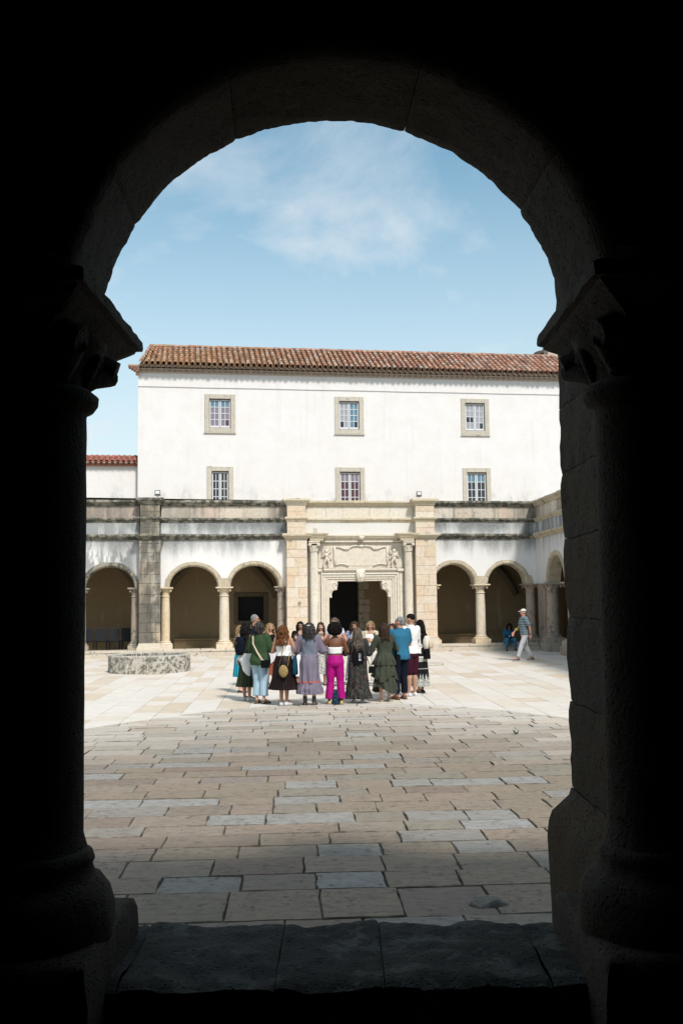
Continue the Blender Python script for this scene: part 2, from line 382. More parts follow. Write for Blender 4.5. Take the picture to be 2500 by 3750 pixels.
# ------------------------------------------------------------------ ground and paving
ground = MB().add([(-300, -300, -.06), (300, -300, -.06), (300, 300, -.06), (-300, 300, -.06)], [(0, 1, 2, 3)]).build('ground', M['dirt'], kind='structure')
gj = []   # pale mortar bed below the newer slabs
court = MB().add([(-14, 5, -.018), (12, 5, -.018), (12, 43, -.018), (-14, 43, -.018)], [(0, 1, 2, 3)])
YP = math.radians(2.94); PX = Vector((math.cos(YP), math.sin(YP))); PY = Vector((-math.sin(YP), math.cos(YP)))
def bound(x): return 21.1 - .19 * x * x
def clip(poly, nx, ny, c):      # keep nx*x+ny*y<=c
    out = []
    for i in range(len(poly)):
        p, q = poly[i], poly[(i+1) % len(poly)]; dp = nx*p[0] + ny*p[1] - c; dq = nx*q[0] + ny*q[1] - c
        if dp <= 0: out.append(p)
        if (dp < 0) != (dq < 0) and abs(dp - dq) > 1e-9:
            t = dp / (dp - dq); out.append((p[0] + (q[0]-p[0])*t, p[1] + (q[1]-p[1])*t))
    return out
slabs = []
def put_slab(a0, a1, b0, b1, gap_a, gap_b, zone):
    amp = .0085 if zone == 0 else .002
    P = rough_rect(a0 + gap_a, a1 - gap_a, b0 + gap_b, b1 - gap_b, amp, .13 if zone == 0 else .3)
    P = [tuple(PX * p[0] + PY * p[1]) for p in P]
    cx = sum(p[0] for p in P) / len(P); by = bound(cx); sl = -.38 * cx          # tangent y = by + sl (x-cx)
    if zone == 0: P = clip(P, -sl, 1, by - sl*cx - .01)
    else: P = clip(P, sl, -1, -(by - sl*cx) - .01)
    if len(P) < 3: return
    area = .5 * abs(sum(P[i][0]*P[(i+1) % len(P)][1] - P[(i+1) % len(P)][0]*P[i][1] for i in range(len(P))))
    if area < .01: return
    cy = sum(p[1] for p in P) / len(P); cx = sum(p[0] for p in P) / len(P)
    if abs(cx) > .315 * cy + 2.2: return
    slabs.append((P, zone, area / cy ** 3, cx, cy, abs(cx / cy + .02) < .27))
q = 5.0; rows = [.66, .70, .70, .69, .45, .52, .43, .44, .39, .46, .49]
i = 0
while q < 21.6:
    w = rows[i] if i < len(rows) else random.choice((.34, .38, .42, .46, .50, .44)); i += 1
    a = -8.5 + U(0, 1)
    while a < 8.5:
        L = U(.52, .78) if q < 8.3 else random.choice((U(.42, .65), U(.6, .85), U(.75, 1.1)))
        put_slab(a, a + L, q, q + w, .0048 if q > 7.4 else .0035, .0045 if q > 7.4 else .0035, 0)
        a += L
    q += w
a = -13.
while a < 13:
    w = U(.42, .72); q = 10 + U(0, 1.5)
    while q < 44:
        L = random.choice((U(.8, 1.4), U(1.2, 2.0), U(.6, 1.0)))
        put_slab(a, a + w, q, q + L, .004, .0018, 1)
        q += L
    a += w
slabs.sort(key=lambda s: -(s[2] + (1 if s[5] else 0)))
far_mb = MB(); zf = []
def edge_attr(me):
    z_ = me.attributes['zone'].data; a_ = me.attributes.new('edge', 'FLOAT', 'FACE')
    for p_ in me.polygons: a_.data[p_.index].value = 1. if (p_.normal.z < .98 and z_[p_.index].value < .9) else 0.
def zval(zone, cx, cy): return 1. if zone else max(0., min(.85, .74 - (bound(cx) - cy) * .115 + U(-.14, .12)))  # old slabs paler towards the far end: light fall-off put into their colour
for k, (P, zone, _, cx, cy, _v) in enumerate(slabs):
    t = U(.02, .99)
    if zone == 1: z = U(-.003, .001)
    else: z = U(-.006, .006)
    tx, ty = (U(-.006, .006), U(-.008, .008)) if zone == 0 else (0, 0)
    fn = lambda a_, b_, d, cx=cx, cy=cy, z=z, tx=tx, ty=ty: (a_, b_, d + z + (a_-cx)*tx + (b_-cy)*ty)
    if k < 298:
        mb = MB().plaque(P, -.05, 0, .0075 if zone == 0 else .003, fn, at=t)
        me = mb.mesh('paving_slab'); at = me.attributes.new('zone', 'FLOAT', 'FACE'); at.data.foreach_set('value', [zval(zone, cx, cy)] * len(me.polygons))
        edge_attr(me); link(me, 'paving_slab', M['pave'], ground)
    else:
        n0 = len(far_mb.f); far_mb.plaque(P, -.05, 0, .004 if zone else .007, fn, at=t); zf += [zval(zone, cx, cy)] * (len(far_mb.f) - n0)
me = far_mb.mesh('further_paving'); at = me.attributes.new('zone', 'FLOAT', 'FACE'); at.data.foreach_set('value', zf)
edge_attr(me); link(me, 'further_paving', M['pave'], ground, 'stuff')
# mortar bed only under the newer paving
bed = [tuple(x) for x in ([(-14, 9, -.012)] + [(-14 + 28 * i / 40., max(9, bound(-14 + 28 * i / 40.)), -.012) for i in range(41)] + [(14, 9, -.012), (14, 43, -.012), (-14, 43, -.012)])]
bm_v = []; bm_f = []
for i in range(57):
    x = -14 + 28 * i / 56.; yb = max(6., bound(x)); bm_v += [(x, yb, -.012), (x, 44, -.012)]
for i in range(56): bm_f.append((2*i, 2*i+2, 2*i+3, 2*i+1))
MB().add(bm_v, bm_f).build('mortar_bed', M['grout'], ground)

MB().add([(-9, 4.9, -.020), (9, 4.9, -.020), (9, 21.4, -.020), (-9, 21.4, -.020)], [(0, 1, 2, 3)]).build('joint_earth', M['dirt'], ground)
# ------------------------------------------------------------------ far cloister arcade (local: x along wall, y depth, z up)
YA = math.radians(9.0); UX = Vector((math.cos(YA), math.sin(YA), 0)); VX = Vector((-math.sin(YA), math.cos(YA), 0))
P0 = VX * 39.0
def fac(u, v, z=0.): return UX * u + VX * (39. + v) + Vector((0, 0, z))
arc = empty('cloister_arcade', P0, YA, 'whitewashed two-bay cloister arcade with stained stone cornices across the far side of the courtyard', 'arcade')
F = lambda a, b, d: (a, d, b)
def stone_front(name, a0, a1, b0, b1, v, mat, parent, ch=.012, amp=.006, depth=.12, proud=None):
    p = U(0, .008) if proud is None else proud
    return MB().plaque(rough_rect(a0, a1, b0, b1, amp, .3), v + depth, v - p, ch, F).build(name, mat, parent)
def molding(name, prof, u0, u1, mat, parent, amp=.010, step=.12, axis=0, smooth=False):
    """prof: (v,z) outline swept along u"""
    n = max(2, int((u1 - u0) / step)); rings = []; sd = U(0, 90)
    for k in range(n + 1):
        u = u0 + (u1 - u0) * k / n; r = []
        for j, (v, z) in enumerate(prof):
            nv = noise.noise_vector(Vector((u * 4.3 + sd, j * .8, 0))); nw = noise.noise_vector(Vector((u * 17 + sd, j * .8, 4)))
            r.append((u, v + (nv.x + .5 * nw.x) * amp, z + (nv.y + .5 * nw.y) * amp))
        rings.append(r)
    return MB().loft(rings, True).build(name, mat, parent)
def cornice_run(name, prof, u0, u1, mat, parent, seg=1.15, amp=.010):
    u = u0
    while u < u1 - .05:
        L = min(seg * U(.75, 1.3), u1 - u)
        if u1 - u - L < .3: L = u1 - u
        dz = U(-.008, .008)
        molding(name, [(v, z + dz) for v, z in prof], u + .004, u + L - .004, mat, parent, amp); u += L
def prof_cyma(v, z0, z1, out, lip=.35):
    """cornice section standing out from v (towards the viewer) between z0 and z1"""
    h = z1 - z0
    return [(v + .05, z0), (v - out*.18, z0), (v - out*.25, z0 + h*.12), (v - out*.45, z0 + h*.28), (v - out*.8, z0 + h*.50), (v - out*.86, z0 + h*.58),
            (v - out, z0 + h*.62), (v - out, z0 + h*.92), (v - out*.93, z1), (v + .05, z1)]
Z = dict(ledge=.28, spring=2.66, c1=(4.48, 4.70), s1=(5.16, 5.33), c2=(5.80, 6.02))
ARCH = [(-7.6, .90, .80, 'arch'), (-5.35, .90, .80, 'arch_dark'), (-2.78, .91, .80, 'arch_dark'), (.38, .92, .80, 'arch'), (2.72, .93, .82, 'arch'), (10.72, .84, .80, 'arch'), (12.93, .80, .79, 'arch')]
WT = .46     # wall thickness
def bay_wall(u0, u1, arches, zt, mat, parent, name='wall', flip=False, z0=2.66):
    mb = MB(); us = []
    pts = [(u0, z0)]
    for c, a, b in arches:
        a += .1; b += .1
        for k in range(25):
            t = PI - PI * k / 24; pts.append((c + a * math.cos(t), z0 + b * math.sin(t)))
    pts.append((u1, z0))
    for (ua, za), (ub, zb) in zip(pts[:-1], pts[1:]):
        if ub - ua < 1e-6: continue
        nz = 1
        mb.add([(ua, 0, za), (ub, 0, zb), (ub, 0, zt), (ua, 0, zt)], [(0, 1, 2, 3)])
        mb.add([(ua, WT, za), (ub, WT, zb), (ub, WT, zt), (ua, WT, zt)], [(3, 2, 1, 0)])
        mb.add([(ua, 0, za), (ub, 0, zb), (ub, WT, zb), (ua, WT, za)], [(3, 2, 1, 0)])
    return mb.build(name, mat, parent)
def voussoirs(c, a, b, mat, parent, n=9, w=.19, z0=2.66, v0=-.035, v1=.5, name='voussoir'):
    for k in range(n):
        t0 = PI * k / n + .006; t1 = PI * (k + 1) / n - .006; rings = []; dr = U(-.006, .006); dv = U(-.008, .006); ww = w * U(.94, 1.06)
        for i in range(5):
            t = t0 + (t1 - t0) * i / 4; ct, st = math.cos(t), math.sin(t); e = U(-.003, .003)
            sec = [(v1, 0), (v0 + .07, 0), (v0 + .05, .02), (v0 + .02, .03), (v0, .055), (v0, ww * .62), (v0 + .02, ww * .70), (v0 + .02, ww), (v1, ww)]
            rings.append([(c + (a + r + dr + e) * ct, v + dv, z0 + (b + r + dr + e) * st) for v, r in sec])
        MB().loft(rings, True).build(name, M[mat], parent)
for sgn, (u0, u1, sel, wm) in enumerate(((-9., -1.5, (0, 1, 2), 'wall_bay'), (-.95, 4.1, (3, 4), 'wall_bay'), (9.5, 14.35, (5, 6), 'wall_bay'))):
    bay_wall(u0, u1, [ARCH[i][:3] for i in sel], 4.5, M[wm], arc)
for c, a, b, m in ARCH: voussoirs(c, a, b, m, arc)
# parapet: white band, then panel stones, three levels of mouldings
def parapet(u0, u1, kind):
    pm, cm_ = {'dirty': ('panel', 'moss'), 'clean': ('panel_clean', 'cornice')}[kind]
    MB().box(u0, u1, 0, WT, 4.5, 5.2).build('parapet_wall', M['wall_band'] if kind == 'dirty' else M['wall_plain'], arc)
    MB().box(u0, u1, .03, WT, 5.2, 5.95).build('parapet_core', M['mortar'], arc)
    u = u0
    while u < u1 - .02:
        L = min(U(.5, 1.15), u1 - u)
        if u1 - u - L < .3: L = u1 - u
        stone_front('parapet_stone', u + .004, u + L - .004, 5.335, 5.80, .012, M[pm], arc, .006, .003, .05); u += L
    if kind == 'dirty': cornice_run('cornice', prof_cyma(0, *Z['c1'], .17), u0, u1, M[cm_], arc, amp=.014)
    cornice_run('string_course', prof_cyma(0, *Z['s1'], .10), u0, u1, M[cm_], arc, amp=.008)
    cornice_run('coping', prof_cyma(0, *Z['c2'], .17), u0, u1, M[cm_], arc, amp=.014)
M['wall_plain'] = m_plaster('clean_band_plaster', (.66, .63, .60), 0, warm=.05)
parapet(-9, -1.68, 'dirty'); parapet(-.88, 3.96, 'dirty'); parapet(4.7, 9.1, 'clean'); parapet(9.85, 14.3, 'dirty')
# piers of coursed blocks
def pier(u0, u1, mat, cmat, dark=False, zb=.55):
    v = -.40
    core = MB().box(u0 + .012, u1 - .012, v + .012, .1, 0, 4.5).box(u0 + .04, u1 - .04, v + .06, .1, 4.5, 5.9)
    p = core.build('pier', M['mortar'] if not dark else M['ashlar_dark'], arc)
    z = zb; k = 0
    while z < 4.46:
        h = min(U(.30, .46), 4.48 - z)
        if 4.48 - z - h < .15: h = 4.48 - z
        r = rnd()
        if r < .2: cuts = [u0, u1]
        else:
            m = u0 + (u1 - u0) * (U(.34, .46) if k % 2 else U(.54, .66)); cuts = [u0, m, u1]
        for a0, a1 in zip(cuts[:-1], cuts[1:]):
            g = .006; pr = U(0, .010)
            e0 = 0 if a0 == u0 else g; e1 = 0 if a1 == u1 else g
            MB().plaque(rough_rect(a0 + e0, a1 - e1, z + g, z + h - g, .004, .25), .05, v - pr, .010, F).build('stone', M[mat], p)
        z += h; k += 1
    for z0, z1 in ((4.705, 4.93), (4.935, 5.155), (5.335, 5.56), (5.565, 5.80)):
        stone_front('stone', u0 + .035, u1 - .035, z0, z1, v + .045, M[mat], p, .008, .004, .4)
    for nm, (za, zc), o in (('cornice', Z['c1'], .17), ('string_course', (5.17, 5.36), .10), ('coping', (5.83, 6.09), .17)):
        vv = v if nm == 'cornice' else v + .05; uu = 0 if nm == 'cornice' else .04
        mo = MB(); rr = []
        h = zc - za
        for t, o_ in ((0, .0), (.0, .2), (.25, .3), (.5, .75), (.58, .85), (.62, 1.), (.92, 1.), (1., .9), (1., -.3)):
            e = o * o_; zz = za + h * t; q_ = []
            for (x, y) in ((u0+uu-e, .0), (u0+uu-e, vv-e), ((u0+u1)/2, vv-e), (u1-uu+e, vv-e), (u1-uu+e, .0)):
                w_ = noise.noise_vector(Vector((x*5, y*5, zz*3))) * (.012 if dark else .008); q_.append((x + w_.x, y + w_.y, zz + w_.z))
            rr.append(q_)
        mo.loft(rr, True); mo.build(nm, M[cmat], p)
    # moulded foot
    rr = []
    for zz, e in ((0., .10), (.30, .10), (.36, .085), (.42, .05), (.50, .02), (.56, .0)):
        q_ = []
        for (x, y) in ((u0-e, .1), (u0-e, v-e), ((u0+u1)/2, v-e), (u1+e, v-e), (u1+e, .1)):
            w_ = noise.noise_vector(Vector((x*5, y*5, zz*3))) * .01; q_.append((x + w_.x, y + w_.y, zz))
        rr.append(q_)
    MB().loft(rr, True).build('pier_base', M['base'], p)
    return p
pier(-1.68, -.88, 'ashlar_dark', 'moss', True); pier(3.94, 4.74, 'ashlar', 'cornice'); pier(9.07, 9.90, 'ashlar', 'cornice'); pier(-7.0, -6.2, 'ashlar_dark', 'moss', True)
# columns
def column(cx, cy, mat, parent, z0=.28, half=None, zs=2.66, r=.195, name='column'):
    sq = lambda h, z: [(cx-h, cy-h, z), (cx+h, cy-h, z), (cx+h, cy+h, z), (cx-h, cy+h, z)]
    prof = [(r*1.10, z0+.30), (r*1.02, z0+.33), (r, z0+.36), (r*1.0, z0+.9), (r*.985, z0+1.5), (r*.90, zs-.42), (r*.90, zs-.37), (r*1.03, zs-.36), (r*1.06, zs-.345), (r*1.03, zs-.33), (r*.9, zs-.32)]
    s = MB().lathe(prof, cx, cy, 28).mesh(name, True); s = link(sharp(s), name, mat, parent)
    bs = MB(); hh = r * 1.62
    bs.loft([sq(hh, z0), sq(hh, z0+.17), sq(hh*.985, z0+.185)])
    bs.lathe([(r*1.58, z0+.185), (r*1.62, z0+.205), (r*1.5, z0+.235), (r*1.3, z0+.25), (r*1.2, z0+.27), (r*1.28, z0+.285), (r*1.26, z0+.30), (r*1.08, z0+.315)], cx, cy, 28)
    link(sharp(bs.mesh('column_base', True), 35), 'column_base', mat, s)
    cp = MB()
    cp.lathe([(r*.9, zs-.325), (r*.92, zs-.22), (r*1.08, zs-.15), (r*1.3, zs-.10), (r*1.35, zs-.075)], cx, cy, 24)
    cp.loft([sq(r*1.30, zs-.085), sq(r*1.5, zs-.06), sq(r*1.72, zs-.045), sq(r*1.74, zs-.015), sq(r*1.68, zs+.002)])
    for sx in (-1, 1):
        for sy in (-1, 1):
            cp.ball((cx + sx*r*1.15, cy + sy*r*1.15, zs-.135), (.045, .045, .05), 10, 6)
    link(sharp(cp.mesh('capital', True), 35), 'capital', mat, s)
    return s
for cx in (1.55, 11.86): column(cx, .23, M['column'], arc)
for cx in (-.70, -3.85, -4.3, 3.78, -1.83, 10.0 - .13): column(cx, .23, M['side_stone'] if cx < -1 or cx == 3.78 else M['column'], arc, r=.17)
column(13.98, .23, M['side_stone'], arc, r=.2)
# impost blocks springing between arches above the capitals
for cx, w in ((1.55, .23), (11.86, .26), (-.64, .1), (13.9, .15)):
    MB().plaque([(cx - w, 2.662), (cx + w, 2.662), (cx + w*.55, 3.0), (cx - w*.55, 3.0)], WT, -.022, .01, F).build('impost', M['arch'], arc)
# low ledge wall that carries the columns
for u0, u1 in ((-9, -7.1), (-6.1, -1.79), (-.78, 3.83), (10.02, 14.2)):
    core = MB().box(u0, u1, -.16, .72, -.05, .20).build('ledge', M['mortar'], arc)
    u = u0
    while u < u1 - .02:
        L = min(U(.6, 1.3), u1 - u)
        if u1 - u - L < .3: L = u1 - u
        MB().plaque(rough_rect(u + .005, u + L - .005, -.20, .74, .008, .3), .2, .28, .02, lambda a, b, d: (a, b, d)).build('ledge_stone', M['base'], core)
        MB().plaque(rough_rect(u + .01, u + L - .02, -.05, .195, .012, .2), -.1, -.185, .02, F).build('ledge_stone', M['base'], core); u += L
MB().add([(-9.5, .4, .16), (15.5, .4, .16), (15.5, 3.0, .16), (-9.5, 3.0, .16)], [(0, 1, 2, 3)]).build('gallery_floor', M['base'], arc)
# gallery behind: back wall with a doorway to the dark church and a framed opening, flat ceiling with ribs, bench
bw = MB()
def wall_rects(mb, u0, u1, z0, z1, holes, v, rev=.3):
    us = sorted({u0, u1, *[h[0] for h in holes], *[h[1] for h in holes]}); zs = sorted({z0, z1, *[h[2] for h in holes], *[h[3] for h in holes]})
    for a, b in zip(us[:-1], us[1:]):
        for c, d in zip(zs[:-1], zs[1:]):
            m_ = ((a+b)/2, (c+d)/2)
            if any(h[0] < m_[0] < h[1] and h[2] < m_[1] < h[3] for h in holes): continue
            mb.add([(a, v, c), (b, v, c), (b, v, d), (a, v, d)], [(0, 1, 2, 3)])
    for h0, h1, h2, h3 in holes:
        for P in (((h0, h2), (h0, h3)), ((h1, h3), (h1, h2)), ((h0, h3), (h1, h3)), ((h1, h2), (h0, h2))):
            (a, c), (b, d) = P; mb.add([(a, v, c), (b, v, d), (b, v+rev, d), (a, v+rev, c)], [(0, 3, 2, 1)])
    return mb
DH = (5.2, 7.35, .1, 3.4); WH = (2.24, 3.32, 1.28, 2.28)
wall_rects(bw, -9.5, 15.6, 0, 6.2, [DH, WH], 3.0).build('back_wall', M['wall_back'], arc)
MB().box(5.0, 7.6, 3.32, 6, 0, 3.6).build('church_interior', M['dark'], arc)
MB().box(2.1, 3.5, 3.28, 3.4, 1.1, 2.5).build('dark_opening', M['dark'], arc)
fr = MB()
for a0, a1, b0, b1 in ((2.06, 2.235, 1.13, 2.45), (3.325, 3.50, 1.13, 2.45), (2.238, 3.322, 2.285, 2.45), (2.238, 3.322, 1.13, 1.275)):
    fr.plaque([(a0, b0), (a1, b0), (a1, b1), (a0, b1)], 3.2, 2.96, .015, F)
fr.build('opening_surround', M['dim_stone'], arc)
MB().box(-.4, 4.0, 2.72, 3.0, .16, .52).box(-.4, 4.0, 2.66, 3.0, .52, .58).box(9.9, 14.1, 2.72, 3.0, .16, .52).box(9.9, 14.1, 2.66, 3.0, .52, .58).build('stone_bench', M['wall_back'], arc)
mb = MB()     # jagged edge of exposed masonry by the doorway
z = .16
while z < 3.3:
    h = U(.22, .42); mb.plaque(rough_rect(7.352, 7.6 + U(0, .32), z, z + h - .02, .02, .15), 3.1, 2.97, .02, F); z += h
mb.build('masonry_quoin', M['side_stone'], arc)
MB().add([(-9.5, WT, 4.45), (15.6, WT, 4.45), (15.6, 3, 4.45), (-9.5, 3, 4.45)], [(0, 3, 2, 1)]).add([(-9.5, 0, 6.19), (15.6, 0, 5.9), (15.6, 3, 5.9), (-9.5, 3, 5.9)], [(0, 1, 2, 3)]).build('ceiling', M['wall_back'], arc)
for c0, c1 in ((-.85, 3.85), (9.8, 14.3), (-5.9, -1.6)):
    MB().tube([(c0 + (c1 - c0) * t, 2.86, 2.15 + 1.95 * math.sin(PI * t) ** .72) for t in [.004 + .992 * k / 24 for k in range(25)]], .14, 8, up=(0, 1, 0)).build('wall_rib', M['dim_stone'], arc, True)
# closing walls of the gallery
MB().box(-9.7, -9.5, -.2, 3.2, 0, 6.2).build('end_wall', M['wall_back'], arc); MB().box(15.6, 15.8, -.2, 3.2, 0, 6.2).build('end_wall', M['wall_back'], arc)
# iron ring on the left portal pier
rg = MB(); rp = [(4.42 + .05*math.cos(t), -.45, 1.98 + .05*math.sin(t)) for t in [2*PI*k/16 for k in range(17)]]
rg.tube(rp, .009, 6); rg.tube([(4.42, -.38, 2.04), (4.42, -.46, 2.03)], .011, 6); rg.build('iron_ring', M['iron'], arc)
for cu, cz in ((4.12, 4.72), (9.52, 4.73)):
    MB().box(cu-.06, cu+.10, -.60, -.52, cz-.12, cz+.02).build('cornice_clamp', M['base'], arc)
# square socket in the white band
MB().box(5.04, 5.20, -.012, .02, 4.78, 4.93).box(5.055, 5.185, -.014, -.010, 4.78, 4.91, 1).build('wall_socket', [M['base'], M['frame']], arc)

# ------------------------------------------------------------------ carved doorway
por = empty('stone_portal', P0, YA, 'carved cream limestone doorway with fluted columns and two cherubs round a blank panel', 'doorway')
PM = M['portal']; DU0, DU1, DZ = 5.64, 8.10, 2.83
pb = MB()
wall_rects(pb, 4.74, 9.07, 0, 4.5, [(DU0, DU1, -.1, DZ)], .0, .55); pb.build('backing_wall', PM, por)
# moulded architrave: nested frames stepping forward
for k, (o0, o1, v, ch) in enumerate(((.0, .07, -.05, .01), (.075, .15, -.08, .012), (.155, .25, -.11, .02), (.255, .33, -.14, .015))):
    f_ = MB()
    f_.plaque([(DU0-o1, .02), (DU0-o0, .02), (DU0-o0, DZ+o0), (DU0-o1, DZ+o1)], 0.02, v, ch, F)
    f_.plaque([(DU1+o0, .02), (DU1+o1, .02), (DU1+o1, DZ+o1), (DU1+o0, DZ+o0)], 0.02, v, ch, F)
    f_.plaque([(DU0-o0, DZ+o0), (DU1+o0, DZ+o0), (DU1+o1, DZ+o1), (DU0-o1, DZ+o1)], 0.02, v, ch, F)
    f_.build('architrave', PM, por)
for sx in (-1, 1):
    c = 6.87 + sx * 1.655
    MB().plaque([(c-.085, .02), (c+.085, .02), (c+.085, 3.22), (c-.085, 3.22)], .02, -.07, .02, F).plaque([(c-.05, .2), (c+.05, .2), (c+.05, 3.1), (c-.05, 3.1)], -.02, -.085, .01, F).build('outer_jamb', PM, por)
    MB().plaque([(c-.16, 3.20), (c+.14, 3.20), (c+.14, 3.31), (c-.16, 3.31)], .0, -.16, .02, F).build('impost_block', PM, por)
molding('lintel_cornice', prof_cyma(0, 3.17, 3.33, .16), 5.42, 8.33, PM, por, .003)
stone_front('frieze_ground', 5.22, 8.62, 3.335, 4.36, -.03, PM, por, .02, .002, .1, 0)
stone_front('frieze_panel', 5.88, 7.98, 3.42, 4.20, -.055, PM, por, .02, .003, .1, 0)
# scrolls along the top and bottom edge of the panel
def strip(pts, w, d, par, name, v=-.06):
    mb = MB(); mb.tube([(x, v - d*.4, z) for x, z in pts], [w * (.55 + .45*math.sin(PI * i / (len(pts)-1))) for i in range(len(pts))], 8); return mb
sc_ = MB()
for sx in (-1, 1):
    P = [(6.93 + sx * (.12 + .88 * t), 4.22 - .07 * math.sin(t * PI * 1.0) * (1 if t > .4 else .4) - .05 * t + .03*math.sin(t*9)) for t in [k/14 for k in range(15)]]
    sc_.tube([(x, -.10, z) for x, z in P], [.030 - .012 * abs(t/14 - .4) for t in range(15)], 8)
    P = [(6.93 + sx * (.50 + .52 * t), 3.45 + .05 * math.sin(t * PI) + .03 * t) for t in [k/10 for k in range(11)]]
    sc_.tube([(x, -.09, z) for x, z in P], .024, 8)
    sc_.ball((6.93 + sx*.58, -.10, 4.135), (.035, .035, .04)); sc_.tube([(6.93 + sx*1.06, -.08, z_) for z_ in (3.45, 3.7, 3.95, 4.2)], [.03, .045, .04, .05], 8)
sc_.ball((6.93, -.08, 4.22), (.12, .05, .05))
sc_.build('scrollwork', PM, por, True)
def cherub(cx, sx):
    m_ = MB(); v = -.13; B = lambda x, z, dy=0: (cx + sx * x, v + dy, z)
    m_.ball(B(.0, 4.02), (.075, .07, .085)); m_.ball(B(-.01, 3.86), (.085, .07, .10)); m_.ball(B(0, 3.72), (.075, .065, .09))
    m_.cap(B(.06, 3.90), B(.17, 4.02), .032, .026); m_.cap(B(.17, 4.02), B(.22, 4.13), .026, .02)
    m_.cap(B(.05, 3.86), B(.12, 3.76), .032, .026); m_.cap(B(.12, 3.76), B(.24, 3.79), .026, .02)
    m_.cap(B(.05, 3.68), B(.10, 3.55), .05, .038); m_.cap(B(.10, 3.55), B(.07, 3.42), .036, .026)
    m_.cap(B(-.04, 3.68), B(-.09, 3.54), .05, .038); m_.cap(B(-.09, 3.54), B(-.12, 3.42), .036, .026)
    m_.cap(B(-.12, 3.42), B(-.05, 3.40, -.03), .026, .022); m_.cap(B(.07, 3.42), B(.13, 3.40, -.03), .026, .022)
    for k in range(5): m_.cap(B(-.07, 3.92 - k*.02, .03), B(-.16 - .01*k, 4.06 - k*.07, .05), .028, .016)
    m_.build('cherub_relief', PM, por, True)
cherub(5.54, 1); cherub(8.26, -1)
MB().box(5.22, 8.64, -.14, .0, 4.365, 4.43).build('frieze_cap', PM, por)
rec = [(0.02, 4.435), (-.10, 4.435), (-.12, 4.47), (-.13, 4.52), (-.19, 4.53), (-.20, 4.57), (-.24, 4.60), (-.24, 4.65), (.02, 4.66)]
molding('entablature', rec, 5.46, 8.42, M['cornice'], por, .003)
for c in (5.12, 8.74):
    rr = []
    for zz, e in ((4.415, .06), (4.45, .07), (4.5, .08), (4.54, .13), (4.60, .17), (4.66, .24), (4.705, .25), (4.715, .22)):
        rr.append([jit(p, .006, 6) for p in ((c-.20-e, .0, zz), (c-.20-e, -.42-e*.7, zz), (c+.20+e, -.42-e*.7, zz), (c+.20+e, .0, zz))])
    MB().loft(rr, True).build('entablature_block', M['cornice'], por)
kb = MB(); kb.ball((6.93, -.26, 4.53), (.13, .06, .085)); kb.ball((6.86, -.30, 4.55), (.05, .04, .05)); kb.ball((7.0, -.30, 4.55), (.05, .04, .05)); kb.build('acanthus_boss', PM, por, True)
# keystone with a little mask
ks = MB().plaque([(6.78, 2.80), (6.98, 2.80), (7.06, 3.06), (7.05, 3.30), (6.71, 3.30), (6.70, 3.06)], .0, -.22, .03, F)
ks.ball((6.88, -.22, 3.0), (.075, .05, .09)); ks.ball((6.73, -.2, 3.17), .045); ks.ball((7.03, -.2, 3.17), .045); ks.ball((6.88, -.25, 2.86), (.05, .03, .03)); ks.build('keystone', PM, por, True)
def bracket(cx, sx):
    m_ = MB()
    out = [(0, 2.83), (.33, 2.83), (.35, 2.74), (.33, 2.60), (.29, 2.50), (.17, 2.46), (.11, 2.40), (.07, 2.28), (.09, 2.22), (.02, 2.18), (0, 2.2)]
    P = [(cx + sx * x, z) for x, z in out]
    if sx > 0: P = P[::-1]
    m_.plaque(P, .30, -.06, .02, F, back=True)
    sp = [(cx + sx * (.20 + (.11 - .0085*k) * math.cos(k*.62)), -.07, 2.68 + (.11 - .0085*k) * math.sin(k*.62)) for k in range(12)]
    m_.tube(sp, .022, 6)
    for k in range(5): m_.cap((cx + sx*(.06 + .03*k), -.07, 2.42 + .03*k), (cx + sx*(.10 + .035*k), -.08, 2.54 + .05*k), .022, .016, 6)
    m_.ball((cx + sx*.07, -.06, 2.22), (.045, .04, .045)); m_.ball((cx + sx*.27, -.07, 2.52), (.05, .04, .04))
    m_.build('scroll_bracket', PM, por, False)
bracket(DU0, 1); bracket(DU1, -1)
